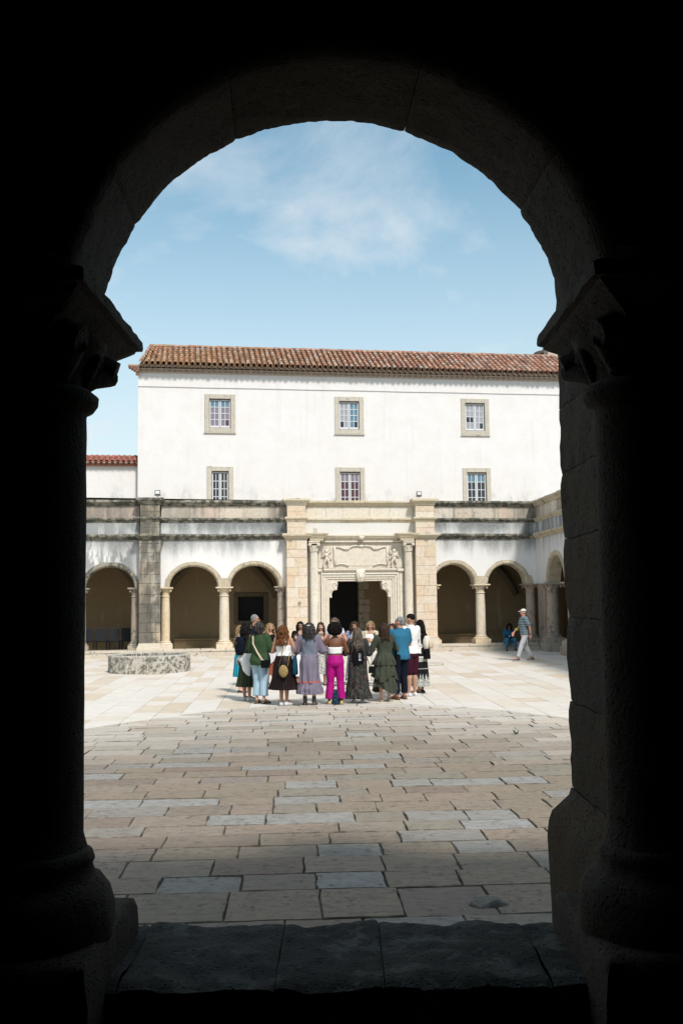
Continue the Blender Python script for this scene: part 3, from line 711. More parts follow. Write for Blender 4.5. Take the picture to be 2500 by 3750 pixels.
def portal_column(cx, cy):
    r = .162; fl = lambda a, z: (.10 * max(0, math.cos(a * 20)) ** .7 if z > 2.06 else .0)
    prof = [(r*1.04, .62), (r, .68), (r, 1.3), (r, 2.0), (r, 2.05), (r, 2.08), (r*.98, 2.8), (r*.90, 3.95), (r*.9, 3.99)]
    me = MB().lathe(prof, cx, cy, 120, fl).mesh('fluted_column', True); s = link(sharp(me, 50), 'fluted_column', PM, por)
    b = MB(); sq = lambda h, z: [(cx-h, cy-h, z), (cx+h, cy-h, z), (cx+h, cy+h, z), (cx-h, cy+h, z)]
    b.loft([sq(.27, 0), sq(.27, .42), sq(.25, .44), sq(.25, .48)]); b.lathe([(.245, .48), (.25, .51), (.22, .55), (.19, .57), (.20, .60), (.17, .63)], cx, cy, 28)
    link(sharp(b.mesh('column_base', True), 35), 'column_base', PM, s)
    c = MB(); c.lathe([(r*.9, 3.99), (r*1.08, 4.0), (r*1.08, 4.025), (r*.92, 4.03), (r*.95, 4.18), (r*1.15, 4.24)], cx, cy, 28)
    for k in range(10):
        a = 2*PI*k/10; c.cap((cx + r*.9*math.cos(a), cy + r*.9*math.sin(a), 4.05), (cx + r*1.12*math.cos(a), cy + r*1.12*math.sin(a), 4.19), .028, .024, 6)
    for sx in (-1, 1):
        for sy in (-1, 1):
            c.tube([(cx + sx*.17, cy + sy*.10, 4.27), (cx + sx*.17, cy + sy*.20, 4.27)], .062, 12)
            c.ball((cx + sx*.17, cy + sy*.205, 4.27), .025)
    c.box(cx-.20, cx+.20, cy-.19, cy+.19, 4.30, 4.36); c.box(cx-.225, cx+.225, cy-.215, cy+.215, 4.36, 4.41)
    link(sharp(c.mesh('capital', True), 35), 'capital', PM, s)
portal_column(5.02, -.24); portal_column(8.80, -.24)
MB().box(5.64, 8.10, -.25, .55, -.03, .14).build('door_step', M['base'], por)

# ------------------------------------------------------------------ main building above and behind the arcade
bld = empty('main_building', P0, YA, 'tall white plastered building with six stone-framed windows and an old clay tile roof', 'building')
WV = 3.0
wins = [(.85, 2.15, 9.21, 10.85, 1), (6.40, 7.68, 9.22, 10.85, 1), (12.02, 13.30, 9.24, 10.87, 1),
        (.95, 2.06, 6.05, 7.76, 0), (6.40, 7.68, 6.05, 7.77, 0), (12.03, 13.31, 6.05, 7.79, 0)]
ft = .20
holes = [(a + ft - .02, b - ft + .02, c + (ft - .02 if up else -.05), d - ft + .03) for a, b, c, d, up in wins]
mb = wall_rects(MB(), -1.90, 19.5, 5.5, 11.80, holes, WV, .35)
mb.add([(-1.90, WV, 5.5), (-1.90, WV, 11.8), (-1.90, WV+8, 11.8), (-1.90, WV+8, 5.5)], [(0, 1, 2, 3)])
mb.build('wall', M['wall_upper'], bld)
panes = [['pane_mauve'] * 16, None, None, ['pane_dark'] * 16, ['pane_maroon'] * 16, ['pane_dark'] * 16]
panes[1] = ['pane_curtain', 'pane_curtain', 'pane_teal', 'pane_teal'] * 3 + ['pane_dark', 'pane_curtain', 'pane_teal', 'pane_dark']
panes[2] = ['pane_curtain'] * 8 + ['pane_dark', 'pane_dark', 'pane_curtain', 'pane_curtain'] + ['pane_curtain', 'pane_curtain', 'pane_curtain', 'pane_dark']
panes[0][0] = panes[0][1] = panes[0][2] = panes[0][3] = 'pane_teal'; panes[0][15] = 'pane_maroon'
panes[4][:4] = ['pane_mauve'] * 4; panes[5][:4] = ['pane_teal'] * 4
for wi, (a, b, c, d, up) in enumerate(wins):
    oa, ob, oc, od = a + ft, b - ft, (c + ft if up else c), d - ft
    fm = MB()
    for r_ in ((a, a+ft, c, d), (b-ft, b, c, d), (a+ft, b-ft, d-ft, d)) + (((a+ft, b-ft, c, c+ft),) if up else ()):
        fm.plaque(rough_rect(r_[0]+.002, r_[1]-.002, r_[2]+.002, r_[3]-.002, .002, .6), WV + .2, WV - .035, .010, F)
    w = MB().box(oa - .02, ob + .02, WV + .13, WV + .16, oc - .02, od + .02).build('window', M['maroon_paint'], bld)
    fm.build('stone_surround', M['frame'], w)
    if up: MB().box(a - .02, b + .02, WV - .06, WV + .1, c - .045, c - .003).build('sill', M['frame'], w)
    iw = ob - oa; ih = od - oc; y0, y1 = WV + .075, WV + .115
    for side in (0, 1):
        x0 = oa + .02 + side * (iw / 2 - .01); x1 = x0 + iw / 2 - .03; sw = .045
        z0 = oc + .03; z1 = od - .03
        s_ = MB().box(x0, x0+sw, y0, y1, z0, z1).box(x1-sw, x1, y0, y1, z0, z1).box(x0+sw, x1-sw, y0, y1, z1-sw, z1).box(x0+sw, x1-sw, y0, y1, z0, z0+sw*1.6)
        gx0, gx1, gz0, gz1 = x0+sw, x1-sw, z0+sw*1.6, z1-sw
        cw = (gx1-gx0) / 2; nr = 4; ch_ = (gz1-gz0) / nr
        s_.box(gx0+cw-.012, gx0+cw+.012, y0+.003, y1-.003, gz0, gz1)
        for r_ in range(1, nr): s_.box(gx0, gx1, y0+.005, y1-.005, gz0+ch_*r_-.013, gz0+ch_*r_+.013)
        s_.build('sash', M['white_paint'], w)
        for r_ in range(nr):
            for c_ in range(2):
                idx = (nr - 1 - r_) * 4 + side * 2 + c_
                o = MB().add([(gx0+cw*c_+.01, y0+.02, gz0+ch_*r_+.01), (gx0+cw*(c_+1)-.01, y0+.02, gz0+ch_*r_+.01), (gx0+cw*(c_+1)-.01, y0+.02+U(-.004, .004), gz0+ch_*(r_+1)-.01), (gx0+cw*c_+.01, y0+.02, gz0+ch_*(r_+1)-.01)], [(0, 1, 2, 3)]).build('pane', M[panes[wi][idx]], w)
# roof
EV, EZ, RV, RZ = 2.58, 12.00, 5.05, 13.36
sl = math.hypot(RV - EV, RZ - EZ); ang = math.atan2(RZ - EZ, RV - EV)
def onroof(u, s, h=0.): return (u, EV + s * math.cos(ang) - h * math.sin(ang), EZ + s * math.sin(ang) + h * math.cos(ang))
rf = MB().add([onroof(-1.85, 0, -.06), onroof(19.5, 0, -.06), onroof(19.5, sl, -.06), onroof(-1.5, sl, -.06)], [(0, 1, 2, 3)])
rf.add([onroof(-1.5, sl, -.06), onroof(19.5, sl, -.06), (19.5, RV + 3, EZ), (-1.5, RV + 3, EZ)], [(0, 1, 2, 3)])
roof = rf.build('roof', M['tile'], bld)
SP = .235
def tile_mesh(w0, w1, L, th=.018, up=1, seg=6, at=0.):
    mb = MB(); R = []
    for s_, w in ((0, w0), (L, w1)):
        for rr in (w, w - th):
            R.append([(rr * math.cos(PI - PI*k/seg), s_, up * rr * .95 * math.sin(PI*k/seg)) for k in range(seg + 1)])
    o1, i1, o2, i2 = R; n = seg + 1; vs = o1 + i1 + o2 + i2; fs = []
    for k in range(seg):
        fs.append((k, k+1, 2*n+k+1, 2*n+k)); fs.append((n+k, 3*n+k, 3*n+k+1, n+k+1)); fs.append((k, n+k, n+k+1, k+1))
    return vs, fs
rot = Matrix.Rotation(ang, 4, 'X')
tv, tf = tile_mesh(.088, .070, .40); tm = MB().add(tv, tf).mesh('roof_tile', True); sharp(tm, 50); tm.materials.append(M['tile'])
rest = MB(); pans = MB(); cnt = 0; ncol = int(21.2 / SP)
for c_ in range(ncol):
    u = -1.78 + SP * c_; drift = U(-.01, .01)
    for r_ in range(8):
        s_ = r_ * .345 - .03 + U(-.02, .02); lean = .012 * r_
        uu = u + drift * r_ / 4 + U(-.008, .008) + (.35 * (1 - min(1, c_ / 4.)) * r_ / 8)
        tl = U(-.045, .045); P = Vector(onroof(uu, s_, .045 + (.0 if r_ else .01)))
        Mx = Matrix.Translation(P) @ Matrix.Rotation(ang - .035 + U(-.015, .015), 4, 'X') @ Matrix.Rotation(tl, 4, 'Z')
        if cnt < 296:
            o = bpy.data.objects.new('roof_tile', tm); COL.objects.link(o); o.parent = roof; o.matrix_local = Mx; cnt += 1
        else: rest.add([Mx @ Vector(p) for p in tv], tf, at=U(.01, 1))
        um = uu + SP / 2; Pm = Vector(onroof(um, s_ - .02, .035)); Mx = Matrix.Translation(Pm) @ Matrix.Rotation(ang - .03, 4, 'X')
        vs, fs = tile_mesh(.085, .075, .40, up=-1, seg=4); pans.add([Mx @ Vector(p) for p in vs], fs, at=U(.01, 1))
o = rest.build('further_roof_tiles', M['tile'], roof, True, kind='stuff'); sharp(o.data, 50)
pans.build('channel_tiles', M['tile_dark'], roof, True, kind='stuff')
rd = MB()
for k in range(50):
    u = -1.5 + .42 * k; vs, fs = tile_mesh(.11, .10, .46); Mx = Matrix.Translation((u, RV, RZ + .0 + U(-.012, .012))) @ Matrix.Rotation(-PI/2, 4, 'Z')
    rd.add([Mx @ Vector(p) for p in vs], fs, at=U(.01, 1))
rd.build('ridge_tiles', M['tile'], roof, True, kind='stuff')
ev = MB()
for k in range(ncol + 1):       # scalloped eave course under the tiles
    u = -1.78 + SP * k
    for v, z, w in ((EV + .10, EZ - .085, .105), (EV + .27, EZ - .19, .10)):
        vs, fs = tile_mesh(w, w, WV + .05 - v, .02, 1, 8); ev.add([(u + p[0] + (SP/2 if w < .103 else 0), v + p[1], z - .04 + p[2]) for p in vs], fs)
ev.build('eave_course', M['eave'], bld, True)
MB().box(-1.9, 19.5, EV + .06, WV + .3, EZ - .045, EZ - .02).box(-1.9, 19.5, EV + .26, WV + .3, EZ - .16, EZ - .125).box(-1.9, 19.5, WV - .02, WV + .3, 11.70, 11.90).build('eave_bed', M['eave'], bld)
mb = MB()
for k in range(4): mb.box(-2.3 + .10*k, -1.86, EV + .02 + k*.04, WV + .25, EZ - .10 - .06*k, EZ - .045 - .06*k)
mb.box(-2.0, -1.86, EV + .3, EV + .45, EZ - .42, EZ - .2)
mb.build('side_eave', M['tile'], bld)
MB().tube([(-1.9 + .86*k, WV - .02, 11.11 + .004*math.sin(k*1.3)) for k in range(25)], .009, 5).build('cable', plain('grey_cable', (.22, .21, .21), .7), bld)
# bell-cote glimpsed over the ridge
ch = empty('chimney', tuple(P0), YA, 'small pinkish chimney with dark rounded cap over the right end of the roof', 'chimney')
MB().box(17.66, 18.3, 7.0, 7.6, 13.2, 14.33).box(17.60, 18.36, 6.94, 7.66, 14.33, 14.42).build('stack', M['eave'], ch)
MB().lathe([(.62, 13.5), (.60, 13.95), (.50, 14.2), (.32, 14.38), (.1, 14.46)], 17.75, 8.2, 16).build('dark_cap', M['iron'], ch, True)

# floodlights on the terrace
fl_root = None
for k, (u, lab) in enumerate(((-1.08, 'small black floodlight above the dark weathered pier on the left'), (9.99, 'small black floodlight above the right-hand pier of the doorway'))):
    r_ = empty('floodlight', fac(u, 2.7, 6.0), YA, lab, 'floodlight', 'black floodlights on the terrace')
    MB().box(-.11, .11, -.04, .04, .52, .70).build('housing', M['black_metal'], r_)
    MB().box(-.085, .085, -.046, -.041, .555, .675).build('lamp_glass', M['glass_lit'], r_)
    MB().tube([(0, .05, -.05), (0, .05, .5)], .015, 6).box(-.12, .12, .03, .06, .48, .51).build('bracket', M['black_metal'], r_)

# lower building at the left
low = empty('low_building', P0, YA, 'lower white building with a red tile roof at the left of the tall white one', 'building')
MB().box(-16, -1.905, 3.35, 8, 5.5, 7.86).build('wall', M['wall_upper'], low)
lv, lz, lr, lrz = 3.05, 7.92, 3.85, 8.24
la = math.atan2(lrz - lz, lr - lv); lroof = MB().add([(-16, lv + .1, lz - .03), (-1.92, lv + .1, lz - .03), (-1.92, lr, lrz - .04), (-16, lr, lrz - .04)], [(0, 1, 2, 3)]).add([(-16, lr, lrz - .04), (-1.92, lr, lrz - .04), (-1.92, lr + 4, lrz - 1.6), (-16, lr + 4, lrz - 1.6)], [(0, 1, 2, 3)]).box(-16, -1.92, 3.2, 3.5, 7.80, 7.89).build('roof', M['tile_new'], low)
tv2, tf2 = tile_mesh(.085, .07, .34); tm2 = MB().add(tv2, tf2).mesh('roof_tile', True); tm2.materials.append(M['tile_new'])
fr2 = MB()
for c_ in range(46):
    for r_ in range(3):
        u = -2.04 - .225 * c_; s_ = r_ * .28 - .02
        Mx = Matrix.Translation((u, lv + s_*math.cos(la), lz + s_*math.sin(la) + .03)) @ Matrix.Rotation(la, 4, 'X') @ Matrix.Rotation(U(-.03, .03), 4, 'Z')
        if c_ < 14: o = bpy.data.objects.new('roof_tile', tm2); COL.objects.link(o); o.parent = lroof; o.matrix_local = Mx
        else: fr2.add([Mx @ Vector(p) for p in tv2], tf2, at=U(.01, 1))
fr2.build('further_roof_tiles', M['tile_new'], lroof, True, kind='stuff')
mb = MB()
for c_ in range(62):
    vs, fs = tile_mesh(.095, .09, .3, .02, 1); mb.add([(-2.04 - .225*c_ + p[0], lv + .02 + p[1], lz - .06 + p[2]) for p in vs], fs)
mb.build('eave_course', M['eave'], low, True)
mb = MB()
for k in range(34):
    vs, fs = tile_mesh(.10, .09, .44); Mx = Matrix.Translation((-16 + .42*k, lr, lrz - .02)) @ Matrix.Rotation(-PI/2, 4, 'Z'); mb.add([Mx @ Vector(p) for p in vs], fs, at=U(.01, 1))
mb.build('ridge_tiles', M['tile_new'], lroof, True, kind='stuff')

# ------------------------------------------------------------------ right-hand wing (local x runs towards the viewer)
corner = fac(14.2, 0.)
SA = math.atan2(-math.cos(YP), math.sin(YP))
side = empty('side_arcade', tuple(corner), SA, 'shaded stone arcade wing running towards the viewer on the right of the courtyard', 'arcade')
# local frame: x = towards viewer, y = into the wing (to the right) -> mirror: y axis of this rotation points to +x world
SA_arches = [(2.95, 1.25, 1.02), (5.9, 1.25, 1.02), (10.0, 1.25, 1.02), (12.95, 1.25, 1.02), (17.0, 1.25, 1.02), (19.95, 1.25, 1.02), (24.0, 1.25, 1.02), (26.95, 1.25, 1.02)]
bay_wall(0, 32, [a for a in SA_arches], 4.5, M['wall_side'], side)
for k, (c, a, b) in enumerate(SA_arches): voussoirs(c, a, b, 'side_stone' if k > 1 else 'arch', side, 10, .2, v1=.52, v0=-.05)
for cx in (1.42, 4.42, 7.35, 8.5, 11.47, 14.4, 15.5, 18.47, 21.4, 22.5, 25.47, 28.4): column(cx, .24, M['side_stone'], side, z0=.34, r=.24)
for cx in (1.42, 4.42, 7.35):
    MB().box(cx-.48, cx+.48, -.2, .65, -.03, .338).build('plinth', M['side_stone'], side)
MB().box(.0, 1.2, .02, .5, 0, 2.66).build('corner_pier', M['side_stone'], side)
MB().box(28.5, 32, .0, .5, 0, 2.7).box(4.9, 6.9, -.1, .6, 0, .3).box(9, 28, -.1, .6, 0, .3).build('ledge', M['side_stone'], side)
MB().box(0, 32, 0, WT, 4.5, 5.2).build('parapet_wall', M['wall_side'], side)
MB().box(0, 32, .03, WT, 5.2, 5.95).build('parapet_core', M['mortar'], side)
u = .0
while u < 31.9:
    L = min(U(.45, .8), 32 - u); stone_front('parapet_stone', u + .01, u + L - .01, 5.335, 5.80, .012, M['panel'], side, .008, .004, .05); u += L
for pr, nm, am in ((prof_cyma(0, *Z['c1'], .17), 'cornice', .02), (prof_cyma(0, *Z['s1'], .10), 'string_course', .014), (prof_cyma(0, *Z['c2'], .17), 'coping', .02)):
    cornice_run(nm, pr, .0, 32, M['arch'], side, 1.0, am)
sw = MB(); wall_rects(sw, -3.2, 33, 0, 4.5, [(2.2, 4.4, .0, 2.0)], 2.7, .3); sw.build('back_wall', M['white_int'], side)
MB().box(2.0, 4.6, 3.02, 3.4, 0, 2.3).build('dark_doorway', M['dark'], side)
ds = MB()
for a0, a1, b0, b1 in ((1.9, 2.19, 0, 2.3), (4.41, 4.7, 0, 2.3), (2.195, 4.405, 2.01, 2.3)): ds.plaque([(a0, b0), (a1, b0), (a1, b1), (a0, b1)], 2.9, 2.62, .03, F)
ds.build('door_surround', M['side_stone'], side)
MB().box(-3.4, 33, .02, 3.4, 4.45, 4.6).box(32, 32.4, -.1, 3, 0, 6).build('ceiling', M['white_int'], side)
MB().add([(0, .4, .05), (32, .4, .05), (32, 2.7, .05), (0, 2.7, .05)], [(3, 2, 1, 0)]).build('gallery_floor', M['base'], side)
# left-hand wing, outside the frame, closes the courtyard
lw = empty('left_wing', tuple(fac(-9.5, -.2)), SA, 'plain white cloister wing closing the left side of the courtyard', 'building')
MB().box(0, 32, -.4, 0, 0, 5.9).build('wall', M['wall_side'], lw)

# ------------------------------------------------------------------ well, stone discs
wl = empty('stone_well', (-5.97, 31.0, 0), .12, 'low twelve-sided stone well ring covered in black lichen', 'well')
R1, R0, HW = 1.25, 1.07, .53
for k in range(12):
    a0 = 2*PI*k/12 + .004; a1 = 2*PI*(k+1)/12 - .004; rings = []
    for t in [j/6 for j in range(7)]:
        a = a0 + (a1 - a0) * t; rr = R1 * math.cos(PI/12) / math.cos(a - (a0+a1)/2)
        e = lambda i: U(-.006, .006)
        rings.append([(r*math.cos(a), r*math.sin(a), z) for r, z in ((R0, -.03), (rr + .01, -.03), (rr + e(0), .12), (rr + e(0), .3), (rr + e(0), HW - .05), (rr - .015 + e(0), HW - .015), (rr - .04, HW + e(0)), (R0 + .03, HW + e(0)), (R0, HW - .03))])
    MB().loft(rings, True).build('well_stone', M['well'], wl)
gr = MB()
for k in range(26):
    x = -1.0 + 2.0 * k / 25.; L = math.sqrt(max(.01, 1.08 - x*x)) ; gr.tube([(x, -L, .36), (x, L, .36)], .012, 5)
gr.tube([(-1.04, 0, .345), (1.04, 0, .345)], .015, 5)
for k in range(12): gr.box(-.95 + .075*k, -.93 + .075*k, .74 - .0*k, .76, .36, .50)
gr.build('iron_grate', M['iron'], wl)
MB().lathe([(1.09, .0), (1.09, .02)], 0, 0, 24).build('well_floor', M['dark'], wl)
def disc(x, y, r, h, lab):
    mb = MB(); rings = []
    for rr, z in ((r, -.01), (r*1.01, h*.6), (r*.96, h), (r*.5, h + .01), (.02, h + .012)):
        rings.append([(rr*(1 + .02*math.sin(5*a + 1) + U(-.01, .01))*math.cos(a), rr*(1 + .02*math.sin(5*a + 1))*math.sin(a), z) for a in [2*PI*k/28 for k in range(28)]])
    tag(mb.loft(rings).build('stone_disc', M['disc'], smooth=False, loc=(x, y, 0)), lab, 'stone disc', 'low stone discs set in the courtyard')
disc(2.78, 32.2, .42, .07, 'low round stone disc on the paving right of the white backpack')
disc(-.55, 23.1, .33, .05, 'low mossy stone disc on the ground inside the circle of people')
mb = MB(); rr = []
for r_, z in ((.12, -.01), (.11, .015), (.08, .03), (.04, .028), (.01, .03)): rr.append([jit((r_*math.cos(a)*1.25, r_*math.sin(a)*.8, z), .03, 9) for a in [2*PI*k/18 for k in range(18)]])
tag(mb.loft(rr).build('broken_stub', M['stub'], loc=(1.02, 7.35, 0)), 'small broken lump of pale cement and stone on the near paving', 'stone stub')
def tuft(x, y, lab):
    mb = MB()
    for k in range(16):
        a = U(0, 2*PI); L = U(.04, .10); r_ = U(0, .02); d = Vector((math.cos(a), math.sin(a), 0)); p = d * r_
        q_ = p + d * L * .7 + Vector((0, 0, L)); s_ = Vector((-d.y, d.x, 0)) * .006
        mb.add([p - s_, p + s_, (p + q_) * .5 + s_ + Vector((0, 0, .01)), q_, (p + q_) * .5 - s_ + Vector((0, 0, .01))], [(0, 1, 2, 3, 4)])
    tag(mb.build('weed', plain('weed_green', (.06, .12, .03), .8), loc=(x, y, 0)), lab, 'weed')
tuft(2.72, 16.05, 'tiny green weed growing in a joint at the right of the worn paving')

# ------------------------------------------------------------------ near archway
NM = M['near']
nr = empty('near_archway', (0, 0, 0), 0, 'dark round stone archway framing the whole view of the courtyard', 'archway')
Y0, Y1, AR, AZ = 4.18, 4.85, 1.157, 3.425
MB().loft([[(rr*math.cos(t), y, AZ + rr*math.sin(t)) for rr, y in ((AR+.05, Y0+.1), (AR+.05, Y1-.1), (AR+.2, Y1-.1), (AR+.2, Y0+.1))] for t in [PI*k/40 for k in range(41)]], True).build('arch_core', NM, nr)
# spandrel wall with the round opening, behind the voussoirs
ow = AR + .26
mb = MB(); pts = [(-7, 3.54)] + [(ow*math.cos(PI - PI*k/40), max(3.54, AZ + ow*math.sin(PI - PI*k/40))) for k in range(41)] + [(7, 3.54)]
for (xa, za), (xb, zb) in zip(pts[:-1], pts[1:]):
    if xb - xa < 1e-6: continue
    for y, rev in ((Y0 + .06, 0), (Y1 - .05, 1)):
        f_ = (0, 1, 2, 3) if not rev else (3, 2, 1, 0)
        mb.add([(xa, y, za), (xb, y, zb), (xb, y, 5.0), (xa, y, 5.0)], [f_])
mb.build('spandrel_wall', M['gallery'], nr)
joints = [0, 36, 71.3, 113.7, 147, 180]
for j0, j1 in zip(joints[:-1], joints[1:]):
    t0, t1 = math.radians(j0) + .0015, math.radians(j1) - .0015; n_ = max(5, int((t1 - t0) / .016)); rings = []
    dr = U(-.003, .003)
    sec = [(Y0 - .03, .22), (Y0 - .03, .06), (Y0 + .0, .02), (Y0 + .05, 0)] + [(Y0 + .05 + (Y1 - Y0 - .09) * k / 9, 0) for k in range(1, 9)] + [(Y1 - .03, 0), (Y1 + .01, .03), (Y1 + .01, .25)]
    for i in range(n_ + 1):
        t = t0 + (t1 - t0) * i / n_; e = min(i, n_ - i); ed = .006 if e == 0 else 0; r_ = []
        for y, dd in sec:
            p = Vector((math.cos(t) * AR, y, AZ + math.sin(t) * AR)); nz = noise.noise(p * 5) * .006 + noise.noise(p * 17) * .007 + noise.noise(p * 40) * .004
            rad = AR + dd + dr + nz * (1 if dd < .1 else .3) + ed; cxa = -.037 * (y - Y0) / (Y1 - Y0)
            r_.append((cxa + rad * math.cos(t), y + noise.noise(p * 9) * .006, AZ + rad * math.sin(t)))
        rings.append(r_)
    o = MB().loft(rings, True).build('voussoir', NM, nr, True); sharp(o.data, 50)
def noisy(mb, amp=.008, sc=7.):
    mb.v = [tuple(Vector(p) + noise.noise_vector(Vector(p) * sc) * amp + noise.noise_vector(Vector(p) * sc * 3.3) * amp * .45) for p in mb.v]; return mb
def rbox(mb, rings_def, n=9):
    """rings of (x0,x1,y0,y1,z) subdivided so that the noise can wear the edges"""
    R = []
    for x0, x1, y0, y1, z in rings_def:
        cs = [(x0, y0), (x1, y0), (x1, y1), (x0, y1)]; r_ = []
        for k in range(4):
            p, q_ = cs[k], cs[(k+1) % 4]
            for i in range(n): t = i / n; r_.append((p[0] + (q_[0]-p[0])*t, p[1] + (q_[1]-p[1])*t, z))
        R.append(r_)
    return mb.loft(R, True)
def near_column(sx):
    cx, cy, r = sx * 1.358, 4.48, .200
    zs = [1.14, 1.16, 1.2, 1.3] + [1.3 + .15*k for k in range(1, 12)] + [3.03]
    prof = [(r*1.13, 1.10), (r*1.09, 1.13), (r*1.03, 1.18)] + [(r * (1.0 + .02*(1 - (z-1.2)/1.8)), z) for z in zs[3:]] + [(r*1.02, 3.05), (r*1.16, 3.06), (r*1.26, 3.09), (r*1.26, 3.125), (r*1.12, 3.15), (r*1.0, 3.16)]
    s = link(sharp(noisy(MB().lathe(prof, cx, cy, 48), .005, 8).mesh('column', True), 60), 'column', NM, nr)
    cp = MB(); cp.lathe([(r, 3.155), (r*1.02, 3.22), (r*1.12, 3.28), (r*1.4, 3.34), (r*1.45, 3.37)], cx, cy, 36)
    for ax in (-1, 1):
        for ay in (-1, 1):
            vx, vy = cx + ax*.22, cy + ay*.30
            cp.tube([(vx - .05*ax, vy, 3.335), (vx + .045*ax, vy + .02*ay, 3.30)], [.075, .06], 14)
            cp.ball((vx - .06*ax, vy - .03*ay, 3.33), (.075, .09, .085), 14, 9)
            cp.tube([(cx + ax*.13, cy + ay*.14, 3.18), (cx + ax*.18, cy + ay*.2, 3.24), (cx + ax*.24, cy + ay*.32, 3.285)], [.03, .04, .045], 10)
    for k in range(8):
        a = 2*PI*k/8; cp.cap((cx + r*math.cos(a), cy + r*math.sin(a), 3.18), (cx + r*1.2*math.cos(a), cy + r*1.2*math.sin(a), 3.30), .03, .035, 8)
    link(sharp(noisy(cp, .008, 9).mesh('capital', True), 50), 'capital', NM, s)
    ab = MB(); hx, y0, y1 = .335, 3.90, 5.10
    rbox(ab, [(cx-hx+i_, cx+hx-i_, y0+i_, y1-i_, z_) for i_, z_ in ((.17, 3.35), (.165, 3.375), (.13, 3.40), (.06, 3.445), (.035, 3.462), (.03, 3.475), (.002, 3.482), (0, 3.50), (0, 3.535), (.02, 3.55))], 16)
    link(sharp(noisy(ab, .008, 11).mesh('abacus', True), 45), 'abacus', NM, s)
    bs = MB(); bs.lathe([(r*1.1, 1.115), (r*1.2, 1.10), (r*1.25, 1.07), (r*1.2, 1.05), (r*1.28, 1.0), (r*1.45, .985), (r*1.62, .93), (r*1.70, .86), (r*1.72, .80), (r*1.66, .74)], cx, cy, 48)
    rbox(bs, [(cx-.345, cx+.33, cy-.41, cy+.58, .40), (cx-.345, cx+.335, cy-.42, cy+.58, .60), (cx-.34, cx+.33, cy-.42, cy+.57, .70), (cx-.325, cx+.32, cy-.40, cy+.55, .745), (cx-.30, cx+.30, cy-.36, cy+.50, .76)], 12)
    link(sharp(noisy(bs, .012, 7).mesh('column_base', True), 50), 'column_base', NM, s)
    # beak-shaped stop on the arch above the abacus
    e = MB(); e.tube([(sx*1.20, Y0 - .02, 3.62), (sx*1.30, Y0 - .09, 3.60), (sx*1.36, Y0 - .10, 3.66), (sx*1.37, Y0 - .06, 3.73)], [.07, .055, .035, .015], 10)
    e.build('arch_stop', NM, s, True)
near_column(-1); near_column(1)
# buttress pier outside the right column, of big worn blocks
def pier_block(z0, z1, x0, x0t, yf, name='stone', foot=False):
    mb = MB(); nz_ = max(2, int((z1 - z0) / .05)); R = []
    for k in range(nz_ + 1):
        z = z0 + (z1 - z0) * k / nz_; e = .005 if k in (0, nz_) else 0; xl = x0 + (x0t - x0) * k / nz_ + e; r_ = []
        cs = [(xl, 4.66), (2.3, 4.66), (2.3, yf - e), (xl, yf - e)]
        for c_ in range(4):
            p, q_ = cs[c_], cs[(c_+1) % 4]; m_ = 14 if c_ in (3, ) else 6
            for i in range(m_): t = i / m_; r_.append((p[0] + (q_[0]-p[0])*t, p[1] + (q_[1]-p[1])*t, z))
        R.append(r_)
    mb.loft(R, True); noisy(mb, .010, 6); noisy(mb, .005, 24)
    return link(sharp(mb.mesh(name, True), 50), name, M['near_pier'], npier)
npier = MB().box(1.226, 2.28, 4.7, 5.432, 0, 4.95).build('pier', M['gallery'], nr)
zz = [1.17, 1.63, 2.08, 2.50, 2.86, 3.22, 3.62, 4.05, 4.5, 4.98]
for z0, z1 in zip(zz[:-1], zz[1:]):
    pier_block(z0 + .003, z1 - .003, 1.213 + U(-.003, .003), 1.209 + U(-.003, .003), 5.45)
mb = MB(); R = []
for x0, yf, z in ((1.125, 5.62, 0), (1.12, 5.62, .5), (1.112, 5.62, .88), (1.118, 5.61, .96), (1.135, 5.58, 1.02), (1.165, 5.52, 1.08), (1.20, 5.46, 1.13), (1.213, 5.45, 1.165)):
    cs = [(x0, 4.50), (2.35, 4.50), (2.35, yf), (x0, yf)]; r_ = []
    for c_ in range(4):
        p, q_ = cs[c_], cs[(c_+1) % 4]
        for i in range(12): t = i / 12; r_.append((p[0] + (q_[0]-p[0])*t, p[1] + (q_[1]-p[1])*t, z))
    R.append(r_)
link(sharp(noisy(mb.loft(R, True), .014, 6).mesh('pier_base', True), 50), 'pier_base', M['near_pier'], npier)
